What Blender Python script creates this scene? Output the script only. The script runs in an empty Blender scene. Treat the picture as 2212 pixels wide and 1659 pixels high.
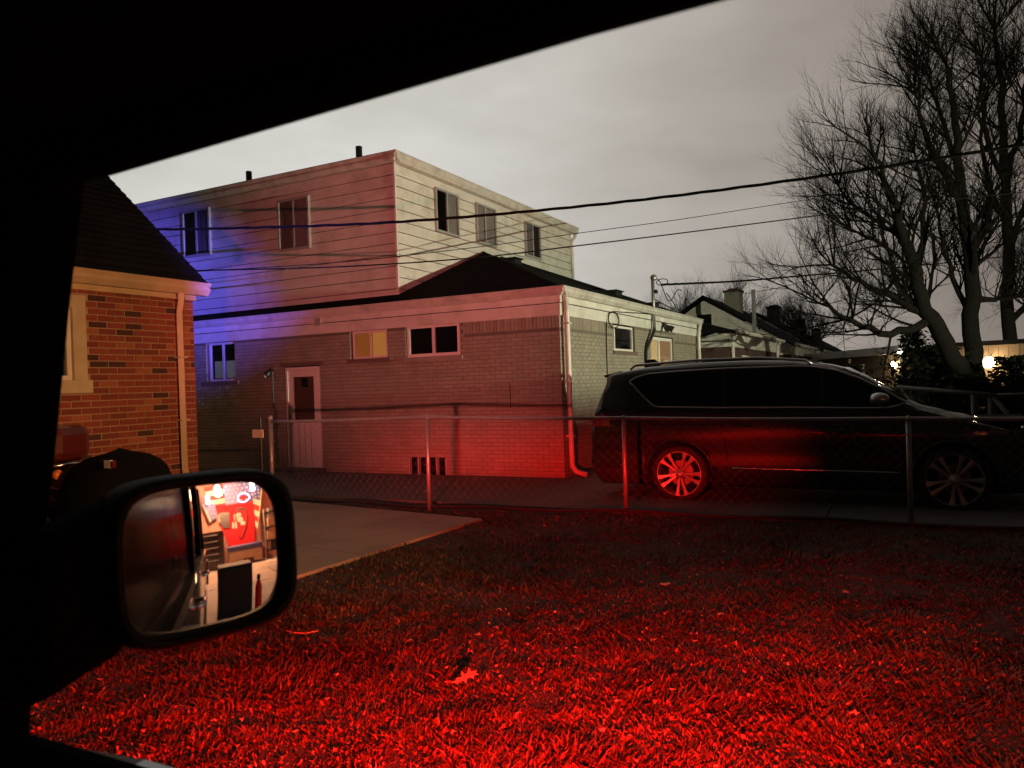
import bpy, bmesh, math, random
import numpy as np
from mathutils import Vector, Matrix, noise

random.seed(7)
rng = np.random.default_rng(7)
sc = bpy.context.scene
COL = sc.collection
R_ = math.radians

# ------------------------------------------------------------------ camera
CAM_Z = 1.60
ROLL = 0.035
cam_d = bpy.data.cameras.new('camera')
cam = bpy.data.objects.new('camera', cam_d)
COL.objects.link(cam)
cam_d.sensor_width = 36.0
cam_d.lens = 36.0 * 1655.0 / 2212.0
cam_d.clip_start = 0.02
cam_d.clip_end = 3000
cam_d.dof.use_dof = True
cam_d.dof.focus_distance = 12.0
cam_d.dof.aperture_fstop = 7.5
_c, _s = math.cos(ROLL), math.sin(ROLL)
cam.matrix_world = Matrix(((_c, _s, 0, 0), (0, 0, -1, 0), (-_s, _c, 0, CAM_Z), (0, 0, 0, 1)))
sc.camera = cam

# ------------------------------------------------------------------ render / view
sc.render.engine = 'CYCLES'
sc.cycles.use_denoising = True
sc.cycles.caustics_reflective = False
sc.cycles.caustics_refractive = False
sc.cycles.max_bounces = 8
sc.cycles.transparent_max_bounces = 16
sc.cycles.sample_clamp_indirect = 4.0
sc.cycles.sample_clamp_direct = 0.0
sc.view_settings.view_transform = 'Standard'
sc.view_settings.look = 'None'
sc.view_settings.exposure = 0.0
sc.view_settings.gamma = 1.0

# ------------------------------------------------------------------ night sky: city glow on low cloud
world = bpy.data.worlds.new('World')
sc.world = world
world.use_nodes = True
wn, wl = world.node_tree.nodes, world.node_tree.links
for n_ in list(wn):
    wn.remove(n_)


def wmath(op, a, b=None):
    n = wn.new('ShaderNodeMath'); n.operation = op
    for i, q in enumerate((a, b)):
        if q is None:
            continue
        if isinstance(q, (int, float)):
            n.inputs[i].default_value = q
        else:
            wl.new(q, n.inputs[i])
    return n.outputs[0]


w_tc = wn.new('ShaderNodeTexCoord')
w_nrm = wn.new('ShaderNodeVectorMath'); w_nrm.operation = 'NORMALIZE'
wl.new(w_tc.outputs['Generated'], w_nrm.inputs[0])
GLOW_AZ, GLOW_EL, GLOW_SIG = R_(-17), R_(11), R_(33)
w_dot = wn.new('ShaderNodeVectorMath'); w_dot.operation = 'DOT_PRODUCT'
wl.new(w_nrm.outputs[0], w_dot.inputs[0])
w_dot.inputs[1].default_value = (math.sin(GLOW_AZ) * math.cos(GLOW_EL), math.cos(GLOW_AZ) * math.cos(GLOW_EL), math.sin(GLOW_EL))
th = wmath('ARCCOSINE', wmath('MINIMUM', w_dot.outputs['Value'], 0.99999))
glow = wmath('EXPONENT', wmath('MULTIPLY', wmath('MULTIPLY', th, th), -1.0 / (2 * GLOW_SIG ** 2)))
w_map = wn.new('ShaderNodeMapping'); w_map.inputs['Scale'].default_value = (2.2, 2.2, 6.5)
wl.new(w_nrm.outputs[0], w_map.inputs[0])
w_noi = wn.new('ShaderNodeTexNoise'); w_noi.inputs['Scale'].default_value = 1.6; w_noi.inputs['Detail'].default_value = 4; w_noi.inputs['Roughness'].default_value = 0.5
wl.new(w_map.outputs[0], w_noi.inputs['Vector'])
cl = wmath('ADD', wmath('MULTIPLY', w_noi.outputs['Fac'], 0.70), 0.65)
inten = wmath('MULTIPLY', wmath('ADD', wmath('MULTIPLY', glow, 0.70), 0.012), cl)
w_mix = wn.new('ShaderNodeMix'); w_mix.data_type = 'RGBA'
wl.new(w_noi.outputs['Fac'], w_mix.inputs['Factor'])
w_mix.inputs['A'].default_value = (1.0, 0.945, 0.86, 1)
w_mix.inputs['B'].default_value = (0.97, 0.99, 0.945, 1)
w_bg = wn.new('ShaderNodeBackground')
w_mix2 = wn.new('ShaderNodeMix'); w_mix2.data_type = 'RGBA'
wl.new(glow, w_mix2.inputs['Factor'])
w_mix2.inputs['A'].default_value = (1.0, 0.80, 0.66, 1)
wl.new(w_mix.outputs['Result'], w_mix2.inputs['B'])
wl.new(w_mix2.outputs['Result'], w_bg.inputs['Color'])
wl.new(inten, w_bg.inputs['Strength'])
w_out = wn.new('ShaderNodeOutputWorld')
wl.new(w_bg.outputs[0], w_out.inputs['Surface'])

# ------------------------------------------------------------------ frames of the place
_v = 0.5194
_n = math.hypot(_v, 1)
V = Vector((_v / _n, 1 / _n, 0))          # away along the side streets
U = Vector((-V.y, V.x, 0))                # to the left along the lots
TH = math.atan2(-U.y, -U.x)               # local x = -U, local y = V
P0 = Vector((0.81, 12.53, 0))             # near corner of the two-storey house
P1 = Vector((-3.885, 9.42, 0))            # far corner of the red brick house


def at(px, py, D):
    ix, iy = px - 1106.0, -(py - 829.5)
    return Vector(((ix * _c + iy * _s) / 1655 * D, D, CAM_Z + (-ix * _s + iy * _c) / 1655 * D))


def gnd(px, py):
    ix, iy = px - 1106.0, -(py - 829.5)
    b = (-ix * _s + iy * _c) / 1655
    return at(px, py, -CAM_Z / b)


def huv(u, v, z=0.0):
    return P0 + U * u + V * v + Vector((0, 0, z))


# ------------------------------------------------------------------ lamps (each sits in a built fixture, out of view)
def spot(name, loc, target, power, col, angle, blend, radius):
    d = bpy.data.lights.new(name, 'SPOT')
    d.energy = power; d.color = col; d.spot_size = R_(angle); d.spot_blend = blend; d.shadow_soft_size = radius
    o = bpy.data.objects.new(name, d); COL.objects.link(o)
    o.location = loc
    o.rotation_euler = (Vector(target) - Vector(loc)).to_track_quat('-Z', 'Y').to_euler()
    return o


def point(name, loc, power, col, radius):
    d = bpy.data.lights.new(name, 'POINT')
    d.energy = power; d.color = col; d.shadow_soft_size = radius
    o = bpy.data.objects.new(name, d); COL.objects.link(o); o.location = loc
    return o


TRUCK_RED = U * 1.95 + V * 0.68 + Vector((0, 0, 1.04))      # hooded fender lamp, wide
TRUCK_SLIT = U * 1.78 + V * 0.68 + Vector((0, 0, 0.78))     # hooded fender lamp, flat beam
TRUCK_RED2 = U * 0.15 + V * 0.72 + Vector((0, 0, 0.62))     # ground lamp under the door
BLUE = U * -5.66 + V * 3.30 + Vector((0, 0, 2.62))          # emergency blue; its mount on the garage header is made up
RED_AIM, SLIT_AIM, RED2_AIM = Vector((-1.7, 12.5, 3.0)), Vector((0.9, 12.4, 0.35)), Vector((0.0, 2.9, 0.0))
spot('red_warning_light', TRUCK_RED, RED_AIM, 4800, (1.0, 0.205, 0.18), 40, 0.9, 0.09)
spot('red_flat_light', TRUCK_SLIT, SLIT_AIM, 8200, (1.0, 0.010, 0.008), 44, 1.0, 0.016)
spot('red_ground_light', TRUCK_RED2, RED2_AIM, 5600, (1.0, 0.008, 0.007), 98, 1.0, 0.007)
spot('blue_warning_light', BLUE, huv(13.2, 0.5, 4.0), 66000, (0.13, 0.10, 1.0), 15.0, 1.0, 0.04)
FLOOD = huv(-17.0, -0.6, 2.45)
spot('neighbour_flood_light', FLOOD, huv(2.0, 8.0, 6.0), 13000, (0.97, 0.95, 0.65), 106, 0.5, 0.012)
WARM = U * -5.66 + V * 2.30 + Vector((0, 0, 2.66))          # on the garage header, over the open door
spot('garage_flood_light', WARM, U * 7.5 + V * 5.9 + Vector((0, 0, 1.6)), 3600, (1.0, 0.42, 0.14), 28, 0.7, 0.03)

# ------------------------------------------------------------------ materials
MATS = {}


def pm(name, col, rough=0.6, metal=0.0, var=0.12, scale=6.0, bump=0.0, bscale=40.0, coat=0.0, spec=0.5, stretch=None, rnd=0.0, stain_or_shade=None):
    if name in MATS:
        return MATS[name]
    m = bpy.data.materials.new(name); m.use_nodes = True
    nt = m.node_tree; N, L = nt.nodes, nt.links
    b = N['Principled BSDF']
    b.inputs['Roughness'].default_value = rough
    b.inputs['Metallic'].default_value = metal
    b.inputs['Coat Weight'].default_value = coat
    b.inputs['Coat Roughness'].default_value = 0.06
    b.inputs['Specular IOR Level'].default_value = spec
    tc = N.new('ShaderNodeTexCoord')
    src = tc.outputs['Object']
    if stretch:
        mp = N.new('ShaderNodeMapping'); mp.inputs['Scale'].default_value = stretch
        L.new(src, mp.inputs[0]); src = mp.outputs[0]
    noi = N.new('ShaderNodeTexNoise'); noi.inputs['Scale'].default_value = scale; noi.inputs['Detail'].default_value = 5; noi.inputs['Roughness'].default_value = 0.6
    L.new(src, noi.inputs['Vector'])
    rmp = N.new('ShaderNodeMapRange'); rmp.inputs['From Min'].default_value = 0.25; rmp.inputs['From Max'].default_value = 0.75
    rmp.inputs['To Min'].default_value = 1 - var; rmp.inputs['To Max'].default_value = 1 + var
    L.new(noi.outputs['Fac'], rmp.inputs['Value'])
    fac = rmp.outputs[0]
    if rnd > 0:
        oi = N.new('ShaderNodeObjectInfo'); ge = N.new('ShaderNodeNewGeometry')
        ad = N.new('ShaderNodeMath'); ad.operation = 'ADD'
        L.new(oi.outputs['Random'], ad.inputs[0]); L.new(ge.outputs['Random Per Island'], ad.inputs[1])
        fr = N.new('ShaderNodeMath'); fr.operation = 'FRACT'; L.new(ad.outputs[0], fr.inputs[0])
        r2 = N.new('ShaderNodeMapRange'); r2.inputs['To Min'].default_value = 1 - rnd; r2.inputs['To Max'].default_value = 1 + rnd
        L.new(fr.outputs[0], r2.inputs['Value'])
        mu = N.new('ShaderNodeMath'); mu.operation = 'MULTIPLY'
        L.new(fac, mu.inputs[0]); L.new(r2.outputs[0], mu.inputs[1]); fac = mu.outputs[0]
    mx = N.new('ShaderNodeMix'); mx.data_type = 'RGBA'; mx.blend_type = 'MULTIPLY'; mx.inputs['Factor'].default_value = 1
    mx.inputs['A'].default_value = (*col, 1)
    L.new(fac, mx.inputs['B'])
    outc = mx.outputs['Result']
    if stain_or_shade:
        n2 = N.new('ShaderNodeTexNoise'); n2.inputs['Scale'].default_value = stain_or_shade[1]; n2.inputs['Detail'].default_value = 6; n2.inputs['Roughness'].default_value = 0.65
        L.new(tc.outputs['Object'], n2.inputs['Vector'])
        r3 = N.new('ShaderNodeMapRange'); r3.inputs['From Min'].default_value = 0.48; r3.inputs['From Max'].default_value = 0.72
        L.new(n2.outputs['Fac'], r3.inputs['Value'])
        m3 = N.new('ShaderNodeMix'); m3.data_type = 'RGBA'
        L.new(r3.outputs[0], m3.inputs['Factor']); L.new(outc, m3.inputs['A']); m3.inputs['B'].default_value = (*stain_or_shade[0], 1)
        outc = m3.outputs['Result']
    L.new(outc, b.inputs['Base Color'])
    if bump > 0:
        nb = N.new('ShaderNodeTexNoise'); nb.inputs['Scale'].default_value = bscale; nb.inputs['Detail'].default_value = 4
        L.new(src, nb.inputs['Vector'])
        bp = N.new('ShaderNodeBump'); bp.inputs['Strength'].default_value = bump; bp.inputs['Distance'].default_value = 0.01
        L.new(nb.outputs['Fac'], bp.inputs['Height']); L.new(bp.outputs[0], b.inputs['Normal'])
    MATS[name] = m
    return m


def emis(name, col, strength, var=0.0, scale=3.0, stretch=None):
    if name in MATS:
        return MATS[name]
    m = bpy.data.materials.new(name); m.use_nodes = True
    N, L = m.node_tree.nodes, m.node_tree.links
    b = N['Principled BSDF']
    b.inputs['Base Color'].default_value = (*[c * 0.35 for c in col], 1)
    b.inputs['Emission Color'].default_value = (*col, 1)
    b.inputs['Emission Strength'].default_value = strength
    if var > 0:
        tc = N.new('ShaderNodeTexCoord'); mp = N.new('ShaderNodeMapping')
        if stretch:
            mp.inputs['Scale'].default_value = stretch
        L.new(tc.outputs['Object'], mp.inputs[0])
        n = N.new('ShaderNodeTexNoise'); n.inputs['Scale'].default_value = scale
        L.new(mp.outputs[0], n.inputs['Vector'])
        r = N.new('ShaderNodeMapRange'); r.inputs['To Min'].default_value = strength * (1 - var); r.inputs['To Max'].default_value = strength * (1 + var)
        L.new(n.outputs['Fac'], r.inputs['Value']); L.new(r.outputs[0], b.inputs['Emission Strength'])
    MATS[name] = m
    return m


def glass(name, tint=(0.8, 0.8, 0.8), mix=0.6, rough=0.03):
    m = bpy.data.materials.new(name); m.use_nodes = True
    N, L = m.node_tree.nodes, m.node_tree.links
    for n in list(N):
        N.remove(n)
    tr = N.new('ShaderNodeBsdfTransparent'); tr.inputs[0].default_value = (*tint, 1)
    gl = N.new('ShaderNodeBsdfGlossy'); gl.inputs['Roughness'].default_value = rough
    lw = N.new('ShaderNodeLayerWeight'); lw.inputs['Blend'].default_value = .5
    pw_ = N.new('ShaderNodeMath'); pw_.operation = 'POWER'; L.new(lw.outputs['Facing'], pw_.inputs[0]); pw_.inputs[1].default_value = 4.0
    fr = N.new('ShaderNodeMath'); fr.operation = 'MULTIPLY_ADD'; L.new(pw_.outputs[0], fr.inputs[0]); fr.inputs[1].default_value = mix; fr.inputs[2].default_value = .03
    ms = N.new('ShaderNodeMixShader'); o = N.new('ShaderNodeOutputMaterial')
    L.new(fr.outputs[0], ms.inputs[0]); L.new(tr.outputs[0], ms.inputs[1]); L.new(gl.outputs[0], ms.inputs[2])
    L.new(ms.outputs[0], o.inputs[0])
    MATS[name] = m
    return m


def brick_mat(name):
    m = bpy.data.materials.new(name); m.use_nodes = True
    N, L = m.node_tree.nodes, m.node_tree.links
    b = N['Principled BSDF']; b.inputs['Roughness'].default_value = 0.85
    oi = N.new('ShaderNodeObjectInfo'); ge = N.new('ShaderNodeNewGeometry')
    ad = N.new('ShaderNodeMath'); ad.operation = 'ADD'
    L.new(oi.outputs['Random'], ad.inputs[0]); L.new(ge.outputs['Random Per Island'], ad.inputs[1])
    fr = N.new('ShaderNodeMath'); fr.operation = 'FRACT'; L.new(ad.outputs[0], fr.inputs[0])
    cr = N.new('ShaderNodeValToRGB'); cr.color_ramp.interpolation = 'CONSTANT'
    cols = [(0.0, (0.20, 0.045, 0.028)), (0.28, (0.24, 0.055, 0.032)), (0.5, (0.17, 0.038, 0.026)), (0.66, (0.23, 0.055, 0.032)), (0.82, (0.30, 0.10, 0.05)), (0.92, (0.06, 0.022, 0.02))]
    e = cr.color_ramp.elements
    e[0].position, e[0].color = 0.0, (*cols[0][1], 1)
    e[1].position, e[1].color = cols[1][0], (*cols[1][1], 1)
    for p, c in cols[2:]:
        k = e.new(p); k.color = (*c, 1)
    L.new(fr.outputs[0], cr.inputs[0])
    tc = N.new('ShaderNodeTexCoord')
    n = N.new('ShaderNodeTexNoise'); n.inputs['Scale'].default_value = 3; n.inputs['Detail'].default_value = 6
    L.new(ge.outputs['Position'], n.inputs['Vector'])
    n.inputs['Scale'].default_value = 30
    r = N.new('ShaderNodeMapRange'); r.inputs['To Min'].default_value = 0.7; r.inputs['To Max'].default_value = 1.3
    L.new(n.outputs['Fac'], r.inputs['Value'])
    mx = N.new('ShaderNodeMix'); mx.data_type = 'RGBA'; mx.blend_type = 'MULTIPLY'; mx.inputs['Factor'].default_value = 1
    L.new(cr.outputs[0], mx.inputs['A']); L.new(r.outputs[0], mx.inputs['B'])
    L.new(mx.outputs['Result'], b.inputs['Base Color'])
    nb = N.new('ShaderNodeTexNoise'); nb.inputs['Scale'].default_value = 120
    L.new(ge.outputs['Position'], nb.inputs['Vector'])
    bp = N.new('ShaderNodeBump'); bp.inputs['Strength'].default_value = 0.4; bp.inputs['Distance'].default_value = 0.004
    L.new(nb.outputs['Fac'], bp.inputs['Height']); L.new(bp.outputs[0], b.inputs['Normal'])
    MATS[name] = m
    return m


pm('painted_brick', (0.25, 0.222, 0.175), 0.75, var=0.16, scale=3.0, bump=0.4, bscale=90, rnd=0.09)
pm('shaded_mortar', (0.13, 0.115, 0.09), 0.9, var=0.15, scale=5)  # same paint as the bricks; grazing shade in the joints darkened in
pm('white_siding', (0.60, 0.585, 0.54), 0.6, var=0.10, scale=2.5, bump=0.15, bscale=30, stretch=(1, 1, 3), rnd=0.04, stain_or_shade=((0.42, 0.39, 0.32), 1.7))  # mottling covers dirt and the branch shadows painted in
pm('white_trim', (0.62, 0.60, 0.56), 0.5, var=0.10, scale=4)
pm('gutter_paint', (0.55, 0.53, 0.48), 0.4, var=0.12, scale=5, stain_or_shade=((0.33, 0.31, 0.27), 3))
pm('shingle', (0.009, 0.0085, 0.0085), 0.95, var=0.35, scale=14, bump=0.7, bscale=120, rnd=0.25, spec=0.05)
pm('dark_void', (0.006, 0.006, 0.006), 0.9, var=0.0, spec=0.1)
pm('frame_grey', (0.30, 0.29, 0.28), 0.5, var=0.08)
pm('frame_white', (0.66, 0.64, 0.60), 0.45, var=0.06)
pm('black_metal', (0.012, 0.012, 0.012), 0.45, var=0.1)
pm('galvanised', (0.34, 0.33, 0.32), 0.42, metal=0.6, var=0.18, scale=20)
pm('chain_wire', (0.20, 0.19, 0.18), 0.6, metal=0.3, var=0.1)
pm('curtain', (0.30, 0.28, 0.27), 0.9, var=0.25, scale=2, stretch=(14, 14, 0.4))
pm('curtain_pale', (0.50, 0.47, 0.46), 0.9, var=0.2, scale=2, stretch=(14, 14, 0.4))
pm('brown_lintel', (0.13, 0.09, 0.07), 0.8, var=0.15)
glass('window_glass', (0.78, 0.78, 0.78))
glass('clear_glass', (0.97, 0.97, 0.97), 0.05, 0.14)
glass('tinted_glass', (0.012, 0.012, 0.014))
brick_mat('red_brick')
pm('red_mortar', (0.33, 0.24, 0.18), 0.95, var=0.15, scale=12, bump=0.4, bscale=80)
pm('limestone', (0.46, 0.40, 0.30), 0.85, var=0.12, scale=6, bump=0.3, bscale=60)
pm('tan_gutter', (0.50, 0.40, 0.27), 0.45, var=0.1, scale=6)
pm('concrete', (0.35, 0.265, 0.205), 0.85, var=0.16, scale=2.2, bump=0.4, bscale=70, stain_or_shade=((0.20, 0.155, 0.12), 1.1))
pm('driveway_concrete', (0.12, 0.11, 0.097), 0.85, var=0.2, scale=1.6, bump=0.5, bscale=60, stain_or_shade=((0.075, 0.07, 0.062), 0.9))
pm('soil', (0.035, 0.03, 0.02), 0.95, var=0.35, scale=5, bump=0.8, bscale=30)
pm('bark', (0.012, 0.011, 0.010), 0.95, var=0.3, scale=12, bump=0.6, bscale=40, stretch=(1, 1, 0.3), spec=0.03)
pm('twig', (0.010, 0.009, 0.008), 0.95, var=0.2, spec=0.03)
pm('cable_black', (0.006, 0.0055, 0.005), 0.8, var=0.1, spec=0.1)
pm('dark_brick_far', (0.07, 0.035, 0.028), 0.9, var=0.2, scale=10)
pm('chimney_brick', (0.24, 0.24, 0.20), 0.9, var=0.2, scale=9)
pm('foliage_dark', (0.010, 0.014, 0.007), 0.8, var=0.4, scale=4, rnd=0.4, spec=0.05)
pm('tyre', (0.012, 0.012, 0.012), 0.8, var=0.1)
pm('chrome', (0.75, 0.75, 0.75), 0.18, metal=1.0, var=0.03)
pm('satin_chrome', (0.55, 0.55, 0.56), 0.3, metal=0.9, var=0.03)
pm('rim_alloy', (0.42, 0.41, 0.40), 0.35, metal=0.65, var=0.05)
pm('van_paint', (0.020, 0.016, 0.016), 0.32, metal=0.45, var=0.05, coat=1.0)
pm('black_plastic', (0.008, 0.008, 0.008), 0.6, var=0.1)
pm('truck_paint', (0.03, 0.006, 0.006), 0.3, metal=0.2, var=0.05, coat=1.0)
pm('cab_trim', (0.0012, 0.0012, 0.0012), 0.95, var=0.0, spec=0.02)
pm('tail_lens', (0.10, 0.004, 0.004), 0.12, var=0.0, coat=1.0)
pm('amber_lens', (0.60, 0.16, 0.02), 0.15, var=0.0, coat=1.0)
pm('white_lens', (0.75, 0.74, 0.72), 0.15, var=0.0, coat=1.0)
emis('warm_blind_dim', (1.0, 0.33, 0.06), 0.26, 0.3, 1.5, (1, 1, 3))
emis('warm_blind', (1.0, 0.40, 0.09), 0.52, 0.25, 1.5, (1, 1, 3))
emis('warm_door', (1.0, 0.70, 0.27), 1.0, 0.5, 1.2, (2, 2, 0.6))
emis('warm_door_dim', (0.9, 0.47, 0.16), 0.40, 0.4, 1.5, (3, 3, 0.6))
emis('cool_glow', (0.55, 0.58, 0.70), 0.14, 0.3, 3)
emis('lamp_warm', (1.0, 0.80, 0.45), 60)
emis('lamp_white', (1.0, 0.95, 0.85), 25)


# ------------------------------------------------------------------ mesh helpers
class MB:
    def __init__(self):
        self.v, self.f = [], []

    def add(self, vs, fs):
        k = len(self.v)
        self.v += [tuple(p) for p in vs]
        self.f += [tuple(i + k for i in f) for f in fs]
        return self

    def box(self, x0, x1, y0, y1, z0, z1, m=None):
        vs = [(x0, y0, z0), (x1, y0, z0), (x1, y1, z0), (x0, y1, z0), (x0, y0, z1), (x1, y0, z1), (x1, y1, z1), (x0, y1, z1)]
        if m:
            vs = [m(*p) for p in vs]
        return self.add(vs, [(3, 2, 1, 0), (4, 5, 6, 7), (0, 1, 5, 4), (1, 2, 6, 5), (2, 3, 7, 6), (3, 0, 4, 7)])

    def quad(self, *p):
        return self.add(p, [tuple(range(len(p)))])

    def prism(self, poly, a, b, m):
        """poly: list of 2D points, m(p, q, t) -> 3D; extruded from t=a to t=b"""
        n = len(poly)
        vs = [m(p, q, a) for p, q in poly] + [m(p, q, b) for p, q in poly]
        fs = [tuple(range(n))[::-1], tuple(range(n, 2 * n))] + [(i, (i + 1) % n, n + (i + 1) % n, n + i) for i in range(n)]
        return self.add(vs, fs)

    def tube(self, pts, r, n=8, cap=True, up=None):
        pts = [Vector(p) for p in pts]
        k = len(pts)
        rs = [r] * k if isinstance(r, (int, float)) else list(r)
        vs, fs = [], []
        ref = None
        for i, p in enumerate(pts):
            d = (pts[min(i + 1, k - 1)] - pts[max(i - 1, 0)])
            if d.length < 1e-9:
                d = Vector((0, 0, 1))
            d.normalize()
            if ref is None:
                ref = Vector((0, 0, 1)) if abs(d.z) < 0.9 else Vector((1, 0, 0))
            a = (ref - d * ref.dot(d))
            if a.length < 1e-6:
                a = d.orthogonal()
            a.normalize(); ref = a
            b = d.cross(a)
            for j in range(n):
                t = 2 * math.pi * j / n
                vs.append(p + (a * math.cos(t) + b * math.sin(t)) * rs[i])
        for i in range(k - 1):
            for j in range(n):
                fs.append((i * n + j, i * n + (j + 1) % n, (i + 1) * n + (j + 1) % n, (i + 1) * n + j))
        if cap:
            fs.append(tuple(range(n))[::-1]); fs.append(tuple(range((k - 1) * n, k * n)))
        return self.add(vs, fs)

    def lathe(self, prof, c, ax, n=24, cap=True):
        """prof: (r, h) along unit axis ax from c"""
        ax = Vector(ax).normalized(); c = Vector(c)
        a = ax.orthogonal().normalized(); b = ax.cross(a)
        vs, fs = [], []
        for r, h in prof:
            for j in range(n):
                t = 2 * math.pi * j / n
                vs.append(c + ax * h + (a * math.cos(t) + b * math.sin(t)) * r)
        for i in range(len(prof) - 1):
            for j in range(n):
                fs.append((i * n + j, i * n + (j + 1) % n, (i + 1) * n + (j + 1) % n, (i + 1) * n + j))
        if cap:
            fs.append(tuple(range(n))[::-1]); fs.append(tuple(range((len(prof) - 1) * n, len(prof) * n)))
        return self.add(vs, fs)

    def mesh(self, name, smooth=False):
        me = bpy.data.meshes.new(name)
        me.from_pydata(self.v, [], self.f)
        if smooth:
            me.polygons.foreach_set('use_smooth', [True] * len(me.polygons))
        me.update()
        return me

    def build(self, name, mat, parent=None, smooth=False, bevel=0.0, kind=None, label=None):
        me = self.mesh(name, smooth)
        me.materials.append(MATS[mat] if isinstance(mat, str) else mat)
        o = bpy.data.objects.new(name, me); COL.objects.link(o)
        if parent:
            o.parent = parent
        if bevel > 0:
            bv = o.modifiers.new('bevel', 'BEVEL'); bv.width = bevel; bv.segments = 2; bv.limit_method = 'ANGLE'; bv.angle_limit = R_(40)
        if kind:
            o['kind'] = kind
        if label:
            o['label'] = label
        return o


def thing(name, label, cat, loc=(0, 0, 0), rz=0.0, group=None):
    o = bpy.data.objects.new(name, None); COL.objects.link(o)
    o.empty_display_size = 0.2
    o.location = loc; o.rotation_euler = (0, 0, rz)
    o['label'] = label; o['category'] = cat
    if group:
        o['group'] = group
    return o


def tag(o, label, cat, group=None):
    o['label'] = label; o['category'] = cat
    if group:
        o['group'] = group
    return o


def struct(o):
    o['kind'] = 'structure'
    return o


def inst(me, name, parent, loc, scl=(1, 1, 1), rot=(0, 0, 0)):
    o = bpy.data.objects.new(name, me); COL.objects.link(o)
    o.parent = parent; o.location = loc; o.scale = scl; o.rotation_euler = rot
    return o


def unit_box(name, mat):
    me = MB().box(0, 1, 0, 1, 0, 1).mesh(name)
    me.materials.append(MATS[mat])
    return me


def cells(lo, hi, zlo, zhi, holes):
    """rectangles that tile [lo,hi]x[zlo,zhi] minus holes"""
    xs = sorted({lo, hi, *[min(max(h[i], lo), hi) for h in holes for i in (0, 1)]})
    zs = sorted({zlo, zhi, *[min(max(h[i], zlo), zhi) for h in holes for i in (2, 3)]})
    out = []
    for a, b in zip(xs, xs[1:]):
        for c, d in zip(zs, zs[1:]):
            mx, mz = (a + b) / 2, (c + d) / 2
            if not any(h[0] < mx < h[1] and h[2] < mz < h[3] for h in holes):
                out.append((a, b, c, d))
    return out


def lay_bricks(lo, hi, zlo, zhi, holes, L=0.203, Hb=0.0575, j=0.0105, soldier=()):
    """list of (s0, s1, z0, z1) in running bond around holes; soldier: (s0, s1, z0, z1) zones of upright bricks"""
    out = []
    z = zlo; row = 0
    blocked = list(holes) + list(soldier)
    while z + Hb <= zhi + 0.002:
        off = (L + j) / 2 * (row % 2)
        s = lo - off
        iv = [(lo, hi)]
        for h in blocked:
            if h[2] < z + Hb - 0.004 and h[3] > z + 0.004:
                nv = []
                for a, b in iv:
                    if h[1] <= a or h[0] >= b:
                        nv.append((a, b))
                    else:
                        if h[0] - a > 0.03: nv.append((a, h[0] - 0.004))
                        if b - h[1] > 0.03: nv.append((h[1] + 0.004, b))
                iv = nv
        while s < hi:
            for a, b in iv:
                s0, s1 = max(s, a), min(s + L, b)
                if s1 - s0 > 0.03:
                    out.append((s0, s1, z, z + Hb))
            s += L + j
        z += Hb + j; row += 1
    for a, b, c, d in soldier:
        s = a
        while s + 0.05 < b:
            out.append((s, min(s + 0.0575, b), c, d)); s += 0.068
    return out

# ================================================================== SETTING
g = MB()
g.quad((-900, -900, 0), (900, -900, 0), (900, 1600, 0), (-900, 1600, 0))
struct(g.build('ground', 'soil'))


def slab(name, pts, z0, z1, mat):
    m = MB(); n = len(pts)
    vs = [(p[0], p[1], z0) for p in pts] + [(p[0], p[1], z1) for p in pts]
    m.add(vs, [tuple(range(n, 2 * n))] + [(i, (i + 1) % n, n + (i + 1) % n, n + i) for i in range(n)])
    return struct(m.build(name, mat))


# neighbour's driveway behind the fence: runs along -U, from the house wall to the fence line
def hp(x, y):   # house-local (x = -U, y = V) -> world xy
    p = P0 - U * x + V * y
    return (p.x, p.y)


drive = bpy.data.objects.new('driveway', None); COL.objects.link(drive); struct(drive)
xs_ = [-12, -8.2, -5.1, -2.0, 1.1, 4.2, 7.3, 10.4, 13.5, 17]
for a, b in zip(xs_, xs_[1:]):
    m = MB()
    yb = -0.06 if b <= 0.2 else 3.4
    for (y0, y1) in ((-2.75, -0.05),) if b <= 0.2 else ((-2.75, 0.3), (0.312, 3.4)):
        m.box(a + 0.006, b - 0.006, y0, y1, -0.05, 0.035)
    s_ = m.build('slab', 'driveway_concrete', drive, bevel=0.008)
drive.location = P0; drive.rotation_euler = (0, 0, TH)

# pale concrete pad between the truck and the fence
pad = bpy.data.objects.new('concrete_pad', None); COL.objects.link(pad); struct(pad)
c1, c2, c3 = Vector((-0.40, 9.02, 0)), Vector((-1.92, 6.48, 0)), Vector((-3.25, 11.05, 0))
ex = (c3 - c1).normalized(); ey = (c2 - c1).normalized()
for i in range(3):
    for k in range(3):
        a0, a1 = k * 3.0 + 0.006, k * 3.0 + 2.994
        b0, b1 = i * 2.05 + 0.006, i * 2.05 + 2.044
        m = MB()
        q = [c1 + ex * a + ey * b for a, b in ((a0, b0), (a1, b0), (a1, b1), (a0, b1))]
        vs = [(p.x, p.y, -0.03) for p in q] + [(p.x, p.y, 0.03) for p in q]
        m.add(vs, [(7, 6, 5, 4), (0, 1, 5, 4), (1, 2, 6, 5), (2, 3, 7, 6), (3, 0, 4, 7)])
        m.build('slab', 'concrete', pad)

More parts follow.
